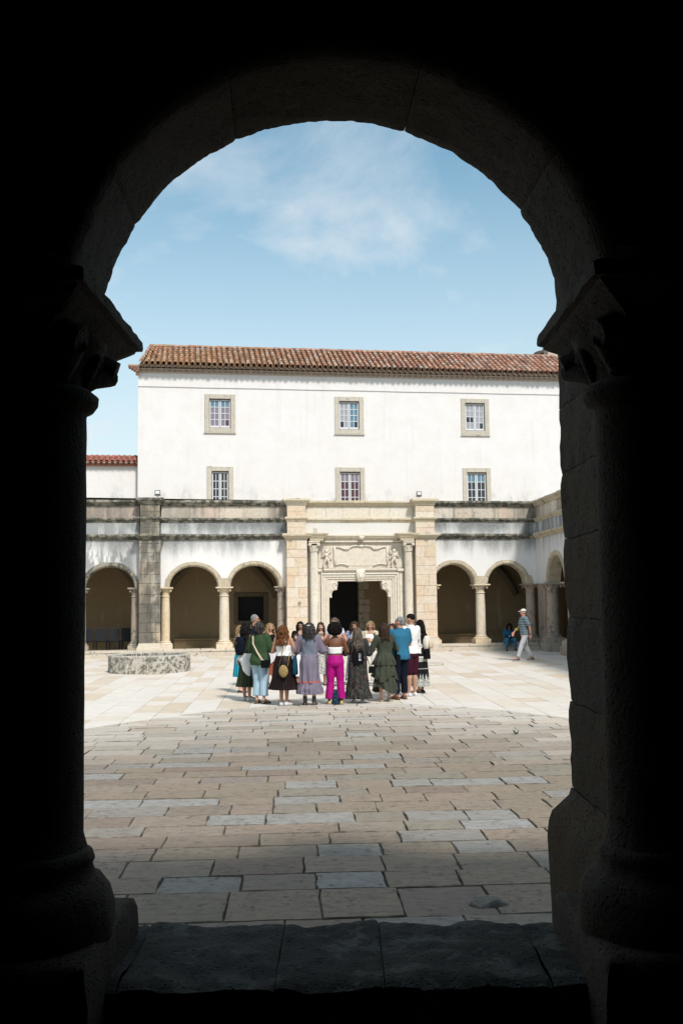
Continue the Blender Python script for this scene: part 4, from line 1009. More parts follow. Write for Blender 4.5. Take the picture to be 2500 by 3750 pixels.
# ledge under the arch: big worn blocks, the edge broken
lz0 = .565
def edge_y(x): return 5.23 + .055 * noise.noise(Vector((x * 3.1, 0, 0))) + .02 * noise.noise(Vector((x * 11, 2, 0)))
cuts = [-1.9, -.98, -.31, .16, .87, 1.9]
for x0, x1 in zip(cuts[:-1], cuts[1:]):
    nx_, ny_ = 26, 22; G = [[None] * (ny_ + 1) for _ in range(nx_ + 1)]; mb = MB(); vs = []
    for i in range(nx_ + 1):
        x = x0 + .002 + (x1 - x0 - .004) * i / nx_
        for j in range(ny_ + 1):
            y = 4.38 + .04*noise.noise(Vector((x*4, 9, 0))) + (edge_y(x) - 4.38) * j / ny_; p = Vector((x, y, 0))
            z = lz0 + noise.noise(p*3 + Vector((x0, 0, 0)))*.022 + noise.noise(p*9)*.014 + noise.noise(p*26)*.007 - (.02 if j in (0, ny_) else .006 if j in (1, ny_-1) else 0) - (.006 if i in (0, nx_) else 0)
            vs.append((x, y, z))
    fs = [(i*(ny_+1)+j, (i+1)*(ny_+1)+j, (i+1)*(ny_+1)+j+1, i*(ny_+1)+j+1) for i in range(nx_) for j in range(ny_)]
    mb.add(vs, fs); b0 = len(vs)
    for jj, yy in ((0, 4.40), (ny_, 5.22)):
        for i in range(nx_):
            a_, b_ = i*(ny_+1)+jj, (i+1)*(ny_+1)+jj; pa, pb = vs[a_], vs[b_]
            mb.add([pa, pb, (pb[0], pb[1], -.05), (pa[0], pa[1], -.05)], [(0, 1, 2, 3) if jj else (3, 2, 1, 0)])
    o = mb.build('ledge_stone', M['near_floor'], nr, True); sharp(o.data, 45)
# solid walls either side, gallery floor, ceiling and back: the covered walk the camera stands in
gw = MB(); gw.box(-7, -1.72, Y0 + .1, Y1 - .08, -.05, 3.6); gw.box(1.72, 7, Y0 + .1, Y1 - .08, -.05, 3.6); gw.build('side_wall', M['gallery'], nr)
MB().box(-7, 7, Y0 - .1, Y1 + .06, 4.9, 5.06).build('coping', M['near'], nr)
MB().box(-7, 7, -2.2, 4.4, -.1, .15).build('gallery_floor', M['gallery'], kind='structure')
MB().box(-7, 7, -2.2, 4.4, 4.8, 5.0).box(-7.2, -7, -2.4, 4.9, -.1, 5.4).box(7, 7.2, -2.4, 4.9, -.1, 5.4).box(-7, 7, -2.4, -2.2, -.1, 5.4).build('gallery_vault', M['gallery'], kind='structure')
#PEOPLE
# ------------------------------------------------------------------ people
def remeshed(mb, name, voxel, smooth=2, decim=None, wob=None, cut=None):
    me = mb.mesh('tmp'); o = bpy.data.objects.new('tmp', me); COL.objects.link(o)
    m = o.modifiers.new('r', 'REMESH'); m.mode = 'VOXEL'; m.voxel_size = voxel; m.use_smooth_shade = True
    if smooth: m = o.modifiers.new('s', 'SMOOTH'); m.factor = .5; m.iterations = smooth
    if decim: m = o.modifiers.new('d', 'DECIMATE'); m.ratio = decim
    dg = bpy.context.evaluated_depsgraph_get(); out = bpy.data.meshes.new_from_object(o.evaluated_get(dg)); out.name = name
    bpy.data.objects.remove(o); bpy.data.meshes.remove(me)
    if wob:
        amp, sc = wob
        for v in out.vertices:
            p = v.co; q = Vector((p.x * sc, p.y * sc, p.z * sc * .45)); n_ = noise.noise(q) * amp + noise.noise(q * 2.3) * amp * .5
            v.co = p + v.normal * n_
    out.polygons.foreach_set('use_smooth', [True] * len(out.polygons)); out.update(); return out
def cloth(name, col, fn=None, rough=.85, bumps=.25):
    def f(n, b):
        o = n.obj(); c = n.mix(n.noise(o, 5, 4, .6), tuple(v * .82 for v in col), tuple(min(1, v * 1.12) for v in col))
        if fn: c = fn(n, o, c)
        h = n.add(n.noise(n.mapping(o, (14, 14, 2.2)), 1.0, 4, .6), n.mul(n.noise(o, 160, 2), .1))
        return c, n.bump(h, bumps, .03)
    return material(name, f, rough, .06 if max(col) < .1 and rough > .6 else .15)
def skinm(name, col):
    return material(name, lambda n, b: n.mix(n.noise(n.obj(), 9, 4), tuple(v * .9 for v in col), tuple(v * 1.08 for v in col)), .55, .35)
def hairm(name, col, col2=None):
    col2 = col2 or tuple(v * 1.8 for v in col)
    return material(name, lambda n, b: (n.mix(n.smooth(n.noise(n.mapping(n.obj(), (30, 30, 4)), 1.5, 4, .6), .35, .7), col, col2), n.bump(n.noise(n.mapping(n.obj(), (60, 60, 9)), 1, 3), .5, .01)), .8, .05)
SK = {'fair': skinm('fair_skin', (.58, .34, .25)), 'tan': skinm('tanned_skin', (.44, .235, .15)), 'olive': skinm('olive_skin', (.40, .22, .145)), 'brown': skinm('brown_skin', (.155, .062, .034)), 'dark': skinm('dark_skin', (.13, .06, .04)), 'red': skinm('sunburnt_skin', (.50, .24, .17))}
HR = {'black': hairm('black_hair', (.012, .010, .010)), 'brown': hairm('brown_hair', (.035, .022, .016)), 'auburn': hairm('red_brown_hair', (.085, .033, .016), (.19, .08, .036)), 'grey': hairm('grey_hair', (.13, .13, .128), (.34, .34, .33)),
      'darkgrey': hairm('dark_greying_hair', (.022, .020, .019), (.085, .078, .074)), 'blonde': hairm('blonde_hair', (.17, .105, .055), (.38, .26, .15)), 'ash': hairm('ash_brown_hair', (.045, .035, .028), (.17, .135, .105)), 'jet': hairm('jet_black_hair', (.006, .005, .005), (.018, .016, .015))}
EYE = plain('dark_eye', (.015, .012, .01), .2); LIP = plain('lips', (.30, .10, .09), .5); BRN = plain('eyebrow', (.04, .028, .02), .8); GLS = plain('spectacle_frame', (.02, .02, .025), .3)
def lerp(a, b, t): return Vector(a) * (1 - t) + Vector(b) * t
class Body:
    """a figure 1.65 m tall looking along +y; scale on its Empty"""
    def __init__(s, sex='f', build=1., lean=0., arms=('heart', 'heart'), head=(0, 0), legs=None, seat=None):
        s.sex, s.k = sex, build; s.pel = Vector((0, 0, .88))
        if seat: s.pel = Vector(seat)
        s.T = Matrix.Translation(s.pel) @ Matrix.Rotation(-lean, 4, 'X') @ Matrix.Translation(-Vector((0, 0, .88)))
        s.ur = lambda p: s.T @ Vector(p)
        sw = .165 if sex == 'f' else .192; s.sw = sw
        s.sh = {1: Vector((sw, -.005, 1.352)), -1: Vector((-sw, -.005, 1.352))}
        s.el, s.wr, s.hd, s.fd, s.nm = {}, {}, {}, {}, {}
        for i, sd in enumerate((-1, 1)):
            a = arms[i]
            if a == 'heart': e, w, f_, n_ = (sd*.265, .045, 1.10), (sd*.125, .195, 1.185 - .02*sd), (-sd*.9, .12, .42), (0, 1, 0)
            elif a == 'fold': e, w, f_, n_ = (sd*.27, .04, 1.09), (sd*.07, .22, 1.12 - .02*sd), (-sd, .1, .12), (0, 1, 0)
            elif a == 'out': e, w, f_, n_ = (sd*.268, .04, 1.095), (sd*.17, .21, 1.16), (-sd*.75, .4, .4), (0, 1, 0)
            elif a == 'down': e, w, f_, n_ = (sd*.235, -.01, 1.075), (sd*.25, .05, .84), (0, .2, -1), (sd, 0, 0)
            elif a == 'swing_f': e, w, f_, n_ = (sd*.235, .08, 1.09), (sd*.235, .27, .93), (0, .5, -.8), (sd, 0, 0)
            elif a == 'swing_b': e, w, f_, n_ = (sd*.24, -.10, 1.09), (sd*.25, -.12, .85), (0, .1, -1), (sd, 0, 0)
            elif a == 'phone': e, w, f_, n_ = (sd*.23, .19, 1.13), (sd*.15, .125, 1.39), (-sd*.3, -.25, 1), (sd, 0, 0)
            elif a == 'lap': e, w, f_, n_ = (sd*.20, .12, 1.08), (sd*.07, .33, .98), (-sd*.3, .6, -.7), (0, 0, 1)
            else: e, w, f_, n_ = a
            s.el[sd], s.wr[sd], s.fd[sd], s.nm[sd] = Vector(e), Vector(w), Vector(f_).normalized(), Vector(n_)
        L = legs or {}
        s.leg = {sd: [Vector(p) for p in L.get(sd, ((sd*.085, 0, .86), (sd*.088, .012, .47), (sd*.09, -.008, .085), (sd*.115, .135, .035)))] for sd in (-1, 1)}
        if seat:
            for sd in (-1, 1): s.leg[sd][0] = s.pel + Vector((sd*.085, 0, -.01))
        y, p = head; s.H = Matrix.Translation((0, 0, 1.46)) @ Matrix.Rotation(math.radians(y), 4, 'Z') @ Matrix.Rotation(math.radians(p), 4, 'X') @ Matrix.Translation((0, 0, -1.46))
        s.hT = s.T @ s.H
    def rings(s, tbl, off=0., z0=None, z1=None):
        out = []
        for z, a, b, y in tbl:
            out.append([s.ur(((a + off) * math.cos(t), y + (b + off) * math.sin(t), z)) for t in [2*PI*k/28 for k in range(28)]])
        return out
    def torso(s):
        k = s.k
        if s.sex == 'f': return [(.80, .155*k, .105*k, -.01), (.87, .175*k, .118*k, -.015), (.95, .155*k, .11*k, -.005), (1.03, .127*k, .095*k, 0), (1.12, .132*k, .10*k, .005), (1.20, .148*k, .112*k, .012), (1.28, .152*k, .10*k, .0), (1.34, .15, .075, -.01), (1.375, .11, .062, -.012), (1.40, .062, .056, -.01)]
        return [(.80, .155*k, .11*k, -.01), (.87, .168*k, .12*k, -.01), (.95, .16*k, .115*k, 0), (1.03, .152*k, .112*k, .008), (1.12, .162*k, .115*k, .008), (1.20, .175*k, .12*k, .008), (1.28, .18*k, .112*k, .0), (1.34, .175, .085, -.01), (1.38, .12, .07, -.012), (1.405, .068, .06, -.01)]
    def arm_caps(s, mb, r0, r1, r2, upto=1.):
        for sd in (-1, 1):
            S, E_, W = s.ur(s.sh[sd]), s.ur(s.el[sd]), s.ur(s.wr[sd])
            if upto <= .5:
                mb.cap(S, lerp(S, E_, upto * 2), r0, r0 + (r1 - r0) * upto * 2)
            else:
                mb.cap(S, E_, r0, r1); mb.cap(E_, lerp(E_, W, (upto - .5) * 2), r1, r1 + (r2 - r1) * (upto - .5) * 2)
    def body(s, skin, root, fine=True):
        mb = MB(); mb.loft(s.rings(s.torso()))
        if s.sex == 'f':
            for sd in (-1, 1): mb.ball(s.ur((sd*.066, .082, 1.225)), (.058, .05, .055))
        s.arm_caps(mb, .050, .037, .0255)
        for sd in (-1, 1):
            h, k, a, t = s.leg[sd]; g = 1.0 if s.sex == 'f' else 1.05
            mb.cap(h, k, .088*g, .054*g); d = (a - k); b_ = (k - a).cross(Vector((1, 0, 0))).normalized()
            calf = k + d * .32 - (Vector((0, 1, 0)) - d.normalized() * d.normalized().y).normalized() * .016
            mb.cap(k, calf, .050, .052*g); mb.cap(calf, a + Vector((0, 0, .02)), .051*g, .032); mb.cap(a, t, .034, .026)
            W = s.ur(s.wr[sd]); R3 = s.T.to_3x3(); f_ = (R3 @ s.fd[sd]).normalized(); n_ = (R3 @ s.nm[sd]); side_ = f_.cross(n_).normalized(); n_ = side_.cross(f_).normalized()
            P = W + f_ * .045
            for q_ in (-1, 0, 1): mb.cap(W + side_ * q_ * .014 + f_*.01, W + side_ * q_ * .024 + f_ * .075, .018, .0155, 8)
            for q_, L_ in zip((-1.5, -.5, .5, 1.5), (.058, .072, .076, .066)):
                b0 = W + side_ * q_ * .0185 + f_ * .082; m0 = b0 + f_ * L_ * .55 - n_ * .006 + side_ * q_ * .002; m1 = m0 + f_ * L_ * .42 - n_ * .014
                mb.cap(b0, m0, .0095, .0088, 8); mb.cap(m0, m1, .0088, .0075, 8)
            th = side_ * (-1 if (side_.z < 0) else 1); b0 = W + f_ * .025 + th * .022; m0 = b0 + f_ * .032 + th * .022; mb.cap(b0, m0, .0125, .011, 8); mb.cap(m0, m0 + f_ * .03 + th * .006, .011, .009, 8)
        mb.cap(s.ur((0, -.012, 1.38)), s.hT @ Vector((0, -.005, 1.485)), .052 if s.sex == 'f' else .060, .048 if s.sex == 'f' else .056)
        hm = s.hT; R3 = hm.to_3x3(); HB = lambda c, r: mb.ball(hm @ Vector(c), r, 16, 11, R3)
        HB((0, -.008, 1.562), (.072, .088, .088)); HB((0, .022, 1.535), (.061, .066, .075)); HB((0, .038, 1.478), (.038, .042, .03)); HB((0, .022, 1.492), (.050, .052, .038))
        mb.cap(hm @ Vector((0, .083, 1.552)), hm @ Vector((0, .104, 1.519)), .008, .0125, 8)
        for sd in (-1, 1):
            HB((sd*.074, -.005, 1.532), (.010, .018, .029)); HB((sd*.038, .062, 1.518), (.022, .02, .018)); HB((sd*.03, .068, 1.572), (.028, .018, .010))
        HB((0, .076, 1.497), (.022, .014, .011))
        me = remeshed(mb, 'body', .0092, 1, None)
        link(me, 'body', skin, root)
    def face(s, root, glasses=False, beard=None):
        hm = s.hT; R3 = hm.to_3x3()
        e = MB()
        for sd in (-1, 1): e.ball(hm @ Vector((sd*.030, .078, 1.549)), (.0125, .007, .0065), 10, 6, R3)
        e.build('eyes', EYE, root, True)
        e = MB(); e.ball(hm @ Vector((0, .090, 1.4985)), (.022, .006, .0068), 10, 6, R3); e.build('lips', LIP, root, True)
        e = MB()
        for sd in (-1, 1): e.tube([hm @ Vector((sd*x, y, z)) for x, y, z in ((.014, .088, 1.571), (.030, .087, 1.577), (.047, .074, 1.570))], [.004, .005, .003], 6)
        e.build('eyebrows', BRN, root, True)
        if glasses:
            g_ = MB()
            for sd in (-1, 1):
                P = [hm @ Vector((sd*.032 + .022*math.cos(t), .096, 1.548 + .018*math.sin(t))) for t in [2*PI*k/12 for k in range(13)]]; g_.tube(P, .0025, 5)
                g_.tube([hm @ Vector(p) for p in ((sd*.054, .095, 1.552), (sd*.074, .05, 1.553), (sd*.078, -.01, 1.548))], .003, 5)
                if glasses == 'sun': g_.ball(hm @ Vector((sd*.032, .094, 1.548)), (.024, .005, .019), 10, 6, R3)
            g_.tube([hm @ Vector((-.010, .098, 1.552)), hm @ Vector((.010, .098, 1.552))], .0025, 5)
            g_.build('spectacles', GLS, root, True)
    def hair(s, kind, mat, root, L=.3, curl=0., n=90, parting=0):
        hm = s.hT; mb = MB()
        def shell(c, r, amp, sc, ymax=None):
            m_, n_ = 14, 22; c = Vector(c); rr = []
            for k in range(m_ + 1):
                t = PI * (k + .05) / (m_ + .1); ring = []
                for i in range(n_):
                    a = 2*PI*i/n_; d = Vector((math.sin(t)*math.cos(a), math.sin(t)*math.sin(a), -math.cos(t))); p = c + Vector((d.x*r[0], d.y*r[1], d.z*r[2]))
                    p += d * (noise.noise(p * sc) * amp); ring.append(hm @ p)
                rr.append(ring)
            mb.loft(rr)
        if kind == 'short':
            shell((0, -.020, 1.580), (.079, .086, .082), .010, 30); shell((0, -.045, 1.54), (.068, .056, .065), .006, 40)
            link(sharp(mb.mesh('hair', True), 60), 'hair', mat, root); return
        if kind == 'fade':
            shell((0, -.008, 1.600), (.074, .088, .068), .008, 40); shell((0, -.03, 1.575), (.0755, .072, .06), .002, 40)
            link(sharp(mb.mesh('hair', True), 60), 'hair', mat, root); return
        if kind == 'afro':
            shell((0, -.025, 1.575), (.150, .140, .145), .012, 16)
            for k in range(520):
                z_ = U(-.75, 1); a = U(0, 2*PI); q_ = math.sqrt(1 - z_*z_); d = Vector((q_*math.cos(a), q_*math.sin(a), z_))
                if d.y > .55 and z_ < .5: continue
                p = Vector((0, -.025, 1.575)) + Vector((d.x*.148, d.y*.138, d.z*.143)); mb.ball(hm @ p, U(.012, .024), 6, 4)
            link(mb.mesh('hair', True), 'hair', mat, root); return
        shell((0, -.017, 1.572), (.083, .091, .090), .012, 22)
        sd0 = U(0, 50)
        for k in range(n):
            a = U(-PI * 1.22, PI * .22) if k > 8 else random.choice((U(-.1, .30), U(PI - .30, PI + .1)))      # -pi/2 = back of the head
            zt = U(1.53, 1.65); rt_ = .080 * math.sqrt(max(.05, 1 - ((zt - 1.572) / .095) ** 2)); l_ = L * U(.78, 1.08)
            pts = []; rad = []; ph = U(0, 6.3); tw = curl * U(.6, 1.3); n_ = 9; out = U(.088, .108) + curl * .25
            for j in range(n_ + 1):
                t = j / n_; z_ = zt - l_ * t * (1 if l_ < .5 else 1); rr = rt_ + (out - rt_) * min(1, t * 2.2) + curl * .35 * t
                if z_ < 1.42: rr *= 1 + .15 * min(1, (1.42 - z_) * 6)
                x = rr * math.cos(a) * (1.0 if z_ > 1.42 else 1.02) + tw * math.sin(ph + t * 17); y = -.017 + rr * 1.02 * math.sin(a) + tw * math.cos(ph + t * 17)
                p = hm @ Vector((x, y, z_)) if z_ > 1.40 else lerp(hm @ Vector((x, y, z_)), s.ur((x, min(y, -.06) if math.sin(a) < .2 else max(y, .085), z_)), min(1, (1.40 - z_) * 9))
                if z_ < 1.37: p = lerp(p, Vector((p.x, p.y - (.045 if math.sin(a) < .2 else 0), p.z)), min(1, (1.37 - z_) * 9))
                pts.append(p); rad.append((.016 if j < 7 else .016 * (1 - (j - 6) / 4.)) * U(.85, 1.1))
            mb.tube(pts, rad, 6)
        link(mb.mesh('hair', True), 'hair', mat, root)
    # ---- clothes
    def top(s, mat, root, hem=.80, off=.016, sleeve=.25, neck=1.39, sr=(.06, .052, .045), name='top', hoff=None, wob=(.010, 11), strap=None, bust=True):
        tb = [r for r in s.torso() if hem <= r[0] <= neck]; t0 = s.torso()
        def at(z):
            for p, q_ in zip(t0[:-1], t0[1:]):
                if p[0] <= z <= q_[0]: t = (z - p[0]) / (q_[0] - p[0]); return (z,) + tuple(p[i] * (1-t) + q_[i] * t for i in (1, 2, 3))
            return (z,) + tuple(t0[0][1:] if z < t0[0][0] else t0[-1][1:])
        tb = [at(hem)] + [r for r in tb if r[0] > hem + .02 and r[0] < neck - .01] + [at(neck)]
        if hoff is None: hoff = off
        mb = MB(); R = []
        for z, a, b, y in tb:
            o_ = off + (hoff - off) * max(0, min(1, (1.08 - z) / max(.05, 1.08 - hem)))
            R.append([s.ur(((a + o_) * math.cos(t), y + (b + o_) * math.sin(t), z)) for t in [2*PI*k/28 for k in range(28)]])
        mb.loft(R)
        if s.sex == 'f' and bust and neck > 1.24:
            for sd in (-1, 1): mb.ball(s.ur((sd*.066, .084, 1.225)), (.064 + off*.6, .056 + off*.5, .058))
        if sleeve: s.arm_caps(mb, *sr, upto=sleeve)
        me = remeshed(mb, name, .0135, 2, None, wob); o = link(me, name, mat, root)
        if strap:
            st = MB()
            for sd in (-1, 1): st.tube([s.ur(p) for p in ((sd*.085, .10, neck - .02), (sd*.095, .05, 1.36), (sd*.095, -.04, 1.378), (sd*.085, -.095, 1.33), (sd*.075, -.112, neck - .02))], strap, 6)
            st.build('shoulder_straps', mat, root, True)
        return o
    def skirt(s, mat, root, z0=1.03, z1=.3, a0=(.145, .11), a1=(.24, .21), pleats=14, amp=.018, name='skirt', hemf=None, y1=0., band=None, thick=True):
        n_, m_ = 112, 22; rings = []; ph = U(0, 6); sd0 = U(0, 60)
        for k in range(m_ + 1):
            t = k / m_; e = t ** .8; ring = []
            hipb = math.exp(-((z0 + (z1 - z0) * t - .87) / .12) ** 2) * .018
            for i in range(n_):
                a = 2*PI*i/n_; zz = z0 + (z1 - z0) * t * (1 if not hemf else 1 + hemf(a) * t)
                f_ = math.sin(a * pleats + ph + 1.6 * noise.noise(Vector((math.cos(a)*1.5, math.sin(a)*1.5, t*1.2 + sd0)))) ; w_ = noise.noise(Vector((math.cos(a)*2.2, math.sin(a)*2.2, t*2 + sd0)))
                rr = 1 + (amp * f_ * (.15 + t) + .05 * w_ * t) / a1[0]
                A = (a0[0] + (a1[0] - a0[0]) * e + hipb) * rr; B = (a0[1] + (a1[1] - a0[1]) * e + hipb) * rr
                ring.append((A * math.cos(a), B * math.sin(a) - .005 + y1 * t, zz))
            rings.append(ring)
        mb = MB().loft(rings, False); inner = [[(x*.97, y*.97, z) for x, y, z in r_] for r_ in rings[::-1]]
        mb.loft([rings[-1], inner[0]], False); mb.loft(inner, False)
        return link(mb.mesh(name, True), name, mat, root)
    def trousers(s, mat, root, r=(.10, .075, .065), z0=1.02, upto=1., name='trousers', wob=(.009, 10), cuffz=None):
        mb = MB(); t0 = [q_ for q_ in s.torso() if q_[0] <= z0 + .001]
        mb.loft(s.rings([(z, a, b, y) for z, a, b, y in t0], .012)); 
        for sd in (-1, 1):
            h, k, a, t = s.leg[sd]; 
            if s.sex == 'f': mb.ball(h + Vector((0, -.045, .02)), (.085, .075, .09))
            if upto <= .55: mb.cap(h + Vector((0, -.005, -.02)), lerp(h, k, upto * 2), r[0], r[1])
            else:
                e_ = lerp(k, a, (upto - .5) * 2); mb.cap(h + Vector((0, -.005, -.02)), k, r[0], r[1], 14)
                d = (e_ - k).normalized(); R = []
                for t_ in (0, .33, .66, 1.): 
                    c_ = lerp(k, e_, t_); rr = r[1] + (r[2] - r[1]) * t_; x_ = Vector((1, 0, 0)); y_ = d.cross(x_).normalized(); R.append([c_ + (x_*math.cos(u_) + y_*math.sin(u_)) * rr for u_ in [2*PI*q_/16 for q_ in range(16)]])
                mb.loft(R)
        return link(remeshed(mb, name, .0135, 2, None, wob), name, mat, root)
    def shoes(s, mat, root, sole=None, heel=0., kind='shoe', h=.06, name='shoe'):
        for sd in (-1, 1):
            h0, k, a, t = s.leg[sd]; base = Vector((a.x, a.y, 0)); z_ = a.z - .085; d = Vector((t.x - a.x, t.y - a.y, 0)); d = d.normalized() if d.length > .01 else Vector((0, 1, 0)); x_ = Vector((d.y, -d.x, 0))
            mb = MB(); R0 = []
            pr = [(-.075, .020, .030), (-.065, .032, .062), (-.03, .037, .085 * (h/.06)), (.02, .039, .078 * (h/.06)), (.07, .043, .052), (.12, .047, .040), (.155, .040, .034), (.175, .022, .026)]
            rings = []
            for y, w, hh in pr:
                rings.append([base + d * (y + .01) + x_ * (w * cx) + Vector((0, 0, z_ + .012 + (hh - .012) * cz)) for cx, cz in ((-1, 0), (-1.02, .35), (-.85, .75), (-.4, 1), (.4, 1), (.85, .75), (1.02, .35), (1, 0))])
            mb.loft(rings)
            if kind == 'boot': mb.cap(a + Vector((0, 0, -.02)), a + Vector((0, 0, .06)), .045, .044)
            if kind == 'sock': mb.cap(a + Vector((0, 0, -.01)), a + Vector((0, 0, .05)), .037, .036)
            so = []
            for zz in (0., .018): so.append([base + d * (y + .012) + x_ * (w * 1.08 * sx_) + Vector((0, 0, z_ + zz)) for sx_, seq in ((-1, pr), (1, pr[::-1])) for y, w, hh in seq])
            o = mb.build(name, mat, root, True); sb = MB().loft(so); sb.build('sole', sole or SOLE, o)
SOLE = plain('pale_sole', (.45, .42, .38), .8); SOLE_D = plain('dark_sole', (.03, .028, .026), .8)
W_SHOE = plain('white_shoe', (.62, .61, .62), .6); BRN_SHOE = plain('brown_suede', (.14, .065, .03), .85); BLK_SHOE = plain('black_shoe', (.015, .015, .02), .6); OLV_SHOE = plain('olive_clog', (.10, .075, .04), .8); GOLD = plain('gold_shoe', (.45, .30, .12), .4, .3); BEIGE_SH = plain('beige_sandal', (.46, .36, .28), .7); BOOT = plain('brown_walking_boot', (.10, .08, .065), .8); YEL = plain('yellow_green_shoe', (.42, .42, .10), .7); GRYSH = plain('grey_sandal_shoe', (.05, .055, .07), .7)
CL = {
 'green': cloth('bottle_green_cotton', (.040, .072, .034)), 'jeans': cloth('light_blue_denim', (.36, .50, .60)), 'white': cloth('white_cotton', (.74, .73, .72)), 'cream': cloth('cream_cloth', (.66, .61, .54)),
 'darkgreen': cloth('dark_green_pleated_cloth', (.034, .046, .028)), 'turq': cloth('turquoise_cloth', (.02, .30, .40)), 'black': cloth('black_cloth', (.007, .007, .009)), 'navy': cloth('navy_cloth', (.007, .010, .020)),
 'brownblk': cloth('black_brown_satin', (.013, .006, .007), rough=.4), 'pink': cloth('magenta_cloth', (.36, .004, .17), rough=.6), 'polo': cloth('blue_polo_cotton', (.028, .14, .24)), 'maroon': cloth('maroon_cotton', (.045, .010, .020)),
 'olive': cloth('olive_chiffon', (.052, .058, .042), rough=.7), 'beige': cloth('beige_cotton', (.56, .47, .34)), 'khaki': cloth('khaki_cloth', (.17, .15, .11)), 'rust': cloth('rust_brown_cloth', (.24, .07, .03)), 'grey': cloth('pale_grey_trouser_cloth', (.52, .52, .55)), 'blueT': cloth('blue_t_shirt', (.012, .085, .16)), 'bluejean': cloth('blue_denim', (.05, .15, .25)), 'lilac': cloth('pale_lilac_cloth', (.60, .55, .58))}
def f_paisley(n, o, c):
    v = n.voro(n.mapping(o, (1, 1, .8)), 16, 'F1'); v2 = n.noise(o, 11, 5, .7)
    c = n.mix(n.smooth(v2, .5, .66, 0, .7), c, (.11, .05, .04)); c = n.mix(n.smooth(v, .36, .25, 0, .5), c, (.04, .08, .09)); return n.mix(n.smooth(n.noise(o, 45, 3), .62, .7, 0, .8), c, (.30, .26, .20))
CL['paisley'] = cloth('dark_paisley_cloth', (.028, .027, .024), f_paisley, .55)
def f_ikat(n, o, c):
    x, y, z = n.xyz(o); d = n.math('ABSOLUTE', n.math('SUBTRACT', n.math('FRACT', n.mul(n.add(x, n.mul(y, .6)), 17.)), .5)); zz = n.math('ABSOLUTE', n.math('SUBTRACT', n.math('FRACT', n.mul(z, 11.)), .5))
    l = n.smooth(n.math('ABSOLUTE', n.math('SUBTRACT', n.add(d, n.mul(zz, .8)), .42)), .09, .03); m_ = n.smooth(z, 1.03, 1.0, 0, 1)
    s_ = n.smooth(n.math('ABSOLUTE', x), .10, .17); m_ = n.math('MAXIMUM', m_, s_)
    c = n.mix(n.mul(n.mul(l, m_), .55), c, (.34, .05, .08)); band = n.mul(n.smooth(z, .455, .465), n.smooth(z, .495, .485)); return n.mix(band, c, (.42, .10, .09))
CL['ikat'] = cloth('grey_blue_cloth_with_red_lattice', (.155, .17, .225), f_ikat, .6)
def f_floral(n, o, c):
    v = n.voro(o, 26, 'F1'); c = n.mix(n.smooth(v, .42, .3), c, (.55, .55, .60)); return n.mix(n.smooth(n.noise(o, 24, 3), .6, .66), c, (.40, .12, .10))
CL['floral'] = cloth('blue_floral_cloth', (.16, .21, .32), f_floral)
CL['pinkfl'] = cloth('black_cloth_with_flowers', (.03, .02, .03), lambda n, o, c: n.mix(n.smooth(n.voro(o, 14, 'F1'), .40, .30), c, (.55, .10, .12)))
CL['speck'] = cloth('white_cloth_with_black_specks', (.62, .61, .56), lambda n, o, c: n.mix(n.smooth(n.noise(o, 55, 3, .6), .50, .56), c, (.10, .10, .08)))
def f_emb(n, o, c):
    x, y, z = n.xyz(o); a = n.math('ARCTAN2', y, x); u = n.math('ABSOLUTE', n.math('SUBTRACT', n.math('FRACT', n.mul(a, 3.0)), .5)); w = n.math('ABSOLUTE', n.math('SUBTRACT', n.math('FRACT', n.mul(a, 9.0)), .5))
    nz = n.noise(o, 60, 2)
    def band(z0, z1): return n.mul(n.smooth(z, z0 - .006, z0 + .002), n.smooth(z, z1 + .006, z1 - .002))
    b1 = n.mul(band(.27, .47), n.smooth(n.math('SUBTRACT', n.math('ABSOLUTE', n.math('SUBTRACT', n.math('DIVIDE', n.math('SUBTRACT', z, .27), .4), 0.)), n.mul(u, .9)), -.02, .05)); b1 = n.mul(n.math('SUBTRACT', band(.27, .46), b1), n.smooth(nz, .40, .52))
    b2 = n.mul(n.math('MAXIMUM', band(.19, .245), band(.74, .79)), n.smooth(w, .16, .26)); b3 = n.math('MAXIMUM', n.math('MAXIMUM', band(.175, .183), band(.25, .258)), n.math('MAXIMUM', band(.725, .733), band(.80, .84)))
    b3 = n.mul(b3, n.smooth(nz, .35, .5)); b4 = n.mul(band(.56, .572), n.smooth(w, .2, .3))
    return n.mix(n.math('MAXIMUM', n.math('MAXIMUM', b1, b2), n.math('MAXIMUM', b3, b4)), c, (.66, .66, .62))
CL['emb'] = cloth('black_cloth_with_white_border_pattern', (.012, .012, .015), f_emb)
def f_stripe(n, o, c):
    z = n.xyz(o)[2]; w = n.math('FRACT', n.mul(z, 19.)); c = n.mix(n.smooth(n.math('ABSOLUTE', n.math('SUBTRACT', w, .5)), .26, .22), c, (.36, .42, .45)); return n.mix(n.smooth(n.math('ABSOLUTE', n.math('SUBTRACT', w, .5)), .10, .06), c, (.10, .17, .20))
CL['stripe'] = cloth('navy_striped_jersey', (.025, .045, .065), f_stripe)
GRP = 'people standing in a ring in the courtyard'
def person(x, y, rz, h, label, group=GRP):
    return empty('person', (x, y, .0), math.radians(rz), label, 'person', group, h / 1.65)
def D(root, p): # a point in a person's frame -> world
    return Matrix.Translation(root.location) @ Matrix.Rotation(root.rotation_euler.z, 4, 'Z') @ Matrix.Scale(root.scale[0], 4) @ Vector(p)
def held(name, root, label, cat):
    e = empty(name, root.location, root.rotation_euler.z, label, cat, None, root.scale[0]); return e
